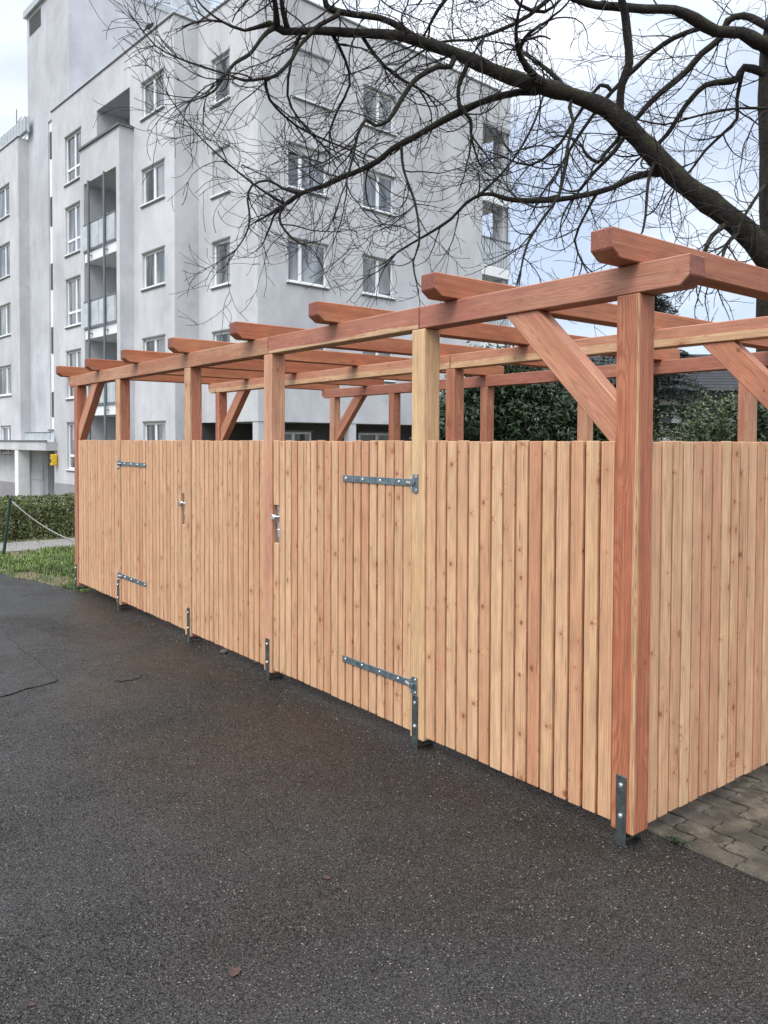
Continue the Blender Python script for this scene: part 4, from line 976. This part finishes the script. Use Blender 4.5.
def tree():
    rg = random.Random(77); base = V((-2.5, 6.4, 0))
    root = empty('bare_tree', base); tag(root, 'old leafless tree with mossy limbs reaching far over the shelter', 'tree')
    def smooth(row):
        P = [V(r[:3]) for r in row]; Rd = [r[3] for r in row]; out = []; ro = []
        for i in range(len(P)-1):
            p0, p1, p2, p3 = P[max(i-1, 0)], P[i], P[i+1], P[min(i+2, len(P)-1)]
            k = max(2, int((p2-p1).length/.12))
            for j in range(k):
                t = j/k; q = .5*((2*p1)+(-p0+p2)*t+(2*p0-5*p1+4*p2-p3)*t*t+(-p0+3*p1-3*p2+p3)*t**3)
                out.append(q); ro.append(Rd[i]+(Rd[i+1]-Rd[i])*t)
        out.append(P[-1]); ro.append(Rd[-1]); return out, ro
    # trunk
    tp = [V((-2.45, 6.45, -.1)), V((-2.46, 6.42, .5)), V((-2.44, 6.38, 1.7)), V((-2.47, 6.37, 3.0)), V((-2.44, 6.40, 3.9)), V((-2.50, 6.41, 5.0)), V((-2.52, 6.40, 6.1)), V((-2.42, 6.6, 7.6)), V((-2.6, 6.9, 9.5)), V((-2.5, 7.1, 11.5))]
    tr_ = [.40, .33, .285, .275, .29, .26, .25, .18, .10, .03]
    pts, rd = smooth([(p.x, p.y, p.z, r) for p, r in zip(tp, tr_)])
    t = MB(); t.tube([p-base for p in pts], [r*(1+.06*noise.noise(p*3)) for p, r in zip(pts, rd)], n=20); t.build('trunk', M['bark'], root)
    tw1, tw = [], MB()
    cnt = [0]
    def twig(p, d, length, r, level):
        n = max(4, int(length/.08)) if level < 3 else max(4, int(length/.06))
        step = length/n; pts = [p.copy()]; d = d.normalized(); axis = rdir(rg); curl = rg.uniform(.08, .34)*rg.choice((-1, 1))*(.7 if level < 2 else 1.15)
        P = p.copy()
        for i in range(n):
            d = (d+rdir(rg)*(.20 if level < 3 else .24)+axis.cross(d)*curl+V((0, 0, .035 if level > 1 else -.01))).normalized()
            P = P+d*step; pts.append(P.copy())
        rad = [max(.0028, r*(1-.70*i/n)) for i in range(n+1)]
        tw.tube([q-base for q in pts], rad, n=5 if level == 1 else (4 if level == 2 else 3)); cnt[0] += 1
        if level >= 3: return
        k = int(length*(4.4 if level == 1 else 4.0))
        sgn = rg.choice((-1, 1))
        for j in range(k):
            i = rg.randint(max(1, n//5), n-1); dd = (pts[i+1]-pts[i]).normalized()
            side = dd.cross(rdir(rg)).normalized(); a = rg.uniform(.45, .9)
            twig(pts[i], dd*math.cos(a)+side*math.sin(a), length*rg.uniform(.32, .72), max(.0032, rad[i]*rg.uniform(.5, .75)), level+1)
    TOC = (CAM-base)
    for li, row in enumerate(LIMBS):
        pts, rd = smooth(row)
        if li == 0 or li == 1: pts[0] = pts[0]
        m = MB(); big = rd[0] > .06
        m.tube([q-base for q in pts], [max(.004, r*(.78 if big else 1)*(1+(.20 if big else .16)*noise.noise(q*4.3)+.08*noise.noise(q*13))) for q, r in zip(pts, rd)], n=14 if big else 8)
        m.build('limb', M['bark'], root)
        # twigs along the limb, denser towards its end
        L_ = sum((b-a).length for a, b in zip(pts, pts[1:])); N_ = len(pts)
        count = int(L_*(4.4 if rd[0] < .05 else 3.2))
        for j in range(count):
            u = rg.random()**.8; i = min(N_-2, int(u*(N_-1)))
            if li in (0, 1) and u < .12: continue
            dd = (pts[i+1]-pts[i]).normalized(); side = dd.cross(rdir(rg)).normalized(); a = rg.uniform(.5, 1.15)
            dv = dd*math.cos(a)+side*math.sin(a)
            twig(pts[i], dv, rg.uniform(.5, 1.5)*(1 if rd[i] > .012 else .7), min(rd[i]*.6, rg.uniform(.006, .011)), 1)
        for j in range(3):
            twig(pts[-1], (pts[-1]-pts[-2]).normalized()+rdir(rg)*.35, rg.uniform(.5, 1.0)*(.35 if li == 12 else 1), max(.004, rd[-1]*.8), 1)
    tw.build('twigs', M['twig'], root); print('twigs', cnt[0], len(tw.f))
tree()

# ------------------------------------------------------------------ litter on the asphalt
def grit():
    rg = random.Random(31); mb = MB()
    for i in range(1500):
        if rg.random() < .75: x = rg.uniform(-8, .4); y = rg.gauss(-.02, .14)
        else: x = rg.uniform(-6, 1.2); y = -abs(rg.gauss(0, 1.1))
        s = rg.uniform(.0018, .0055)*(1.5 if rg.random() < .06 else 1); z = .006 if y < .19 else .014
        vs = [(x+s*a*rg.uniform(.6, 1.3), y+s*b_*rg.uniform(.6, 1.3), z+s*c) for a, b_, c in ((1, 0, .2), (-.5, .9, .1), (-.6, -.8, .2), (0, 0, 1.0), (.2, .1, -1.5))]
        mb.add(vs, [(0, 1, 3), (1, 2, 3), (2, 0, 3), (1, 0, 4), (2, 1, 4), (0, 2, 4)], rnd=rg.random(), mi=0 if rg.random() < .7 else 1)
    return tag(mb.build('grit', [M['stone'], M['deadleaf']]), 'loose grit and crumbs along the foot of the fence', 'grit', kind='stuff')
grit()
def hole():
    mb = MB(); rg = random.Random(2); c = (-3.65, -.77); n = 22
    P = [(c[0]+.06*math.cos(2*math.pi*i/n)*rg.uniform(.5, 1.1), c[1]+.11*math.sin(2*math.pi*i/n)*rg.uniform(.6, 1.1), .0085) for i in range(n)]
    mb.add(P, [tuple(range(n))]); return tag(mb.build('asphalt_hole', M['seam']), kind='structure')
hole()
def moss():
    rg = random.Random(8); mb = MB()
    for i in range(240):
        a = rg.uniform(0, 6.28); r = abs(rg.gauss(0, .022)); p = V((.07+math.cos(a)*r*1.5, .20+math.sin(a)*r*.7, .012+rg.random()*.012))
        leaf(mb, p, (V((0, 0, 1))+rdir(rg)*.9).normalized(), .012, .006, rg.random(), rg=rg)
    return tag(mb.build('moss', M['laurel']), 'small patch of green moss by the corner post on the pavers', 'moss', kind='stuff')
moss()
def dead(loc, s, rz, lab):
    mb = MB(); o = [(0, -.5), (.18, -.38), (.34, -.12), (.30, .12), (.42, .22), (.2, .34), (.05, .55), (-.14, .32), (-.36, .28), (-.28, .05), (-.36, -.18), (-.15, -.36)]
    vs = [(x*s, y*s, .004+.10*s*(abs(x)*1.4+.5*y*y)) for x, y in o]+[(0, 0, .003)]
    lo = [(a, b, c-.0012) for a, b, c in vs]; n = len(o)
    mb.add(vs+lo, [(i, (i+1) % n, n) for i in range(n)]+[(n+1+(i+1) % n, n+1+i, 2*n+1) for i in range(n)]+[(i, n+1+i, n+1+(i+1) % n, (i+1) % n) for i in range(n)])
    return tag(mb.build('fallen_leaf', M['deadleaf'], None, (*loc, .005), rz), lab, 'leaf', 'dead leaves on the asphalt')
dead((-.33, -1.67), .052, .6, 'larger curled dark leaf nearest the camera on the asphalt')
dead((-.61, -1.13), .034, 1.9, 'small reddish leaf in the middle of the asphalt')
dead((-.57, -2.22), .022, 2.6, 'tiny pale brown leaf near the bottom left of the asphalt')
def pebble(loc, s, seed, lab):
    b = bmesh.new(); bmesh.ops.create_icosphere(b, subdivisions=2, radius=s)
    for v in b.verts: v.co = v.co*(1+.3*noise.noise(v.co/s+V((seed, 0, 0)))); v.co.z *= .6
    mb = MB(); mb.frombm(b, smooth=True); return tag(mb.build('pebble', M['stone'], None, (*loc, s*.4+.004)), lab, 'stone', 'stones under the fence')
pebble((-3.87, .09), .035, 1, 'rounded stone lying under the fence between the two gates')
pebble((-3.45, .14), .022, 5, 'small stone under the fence left of the red post')
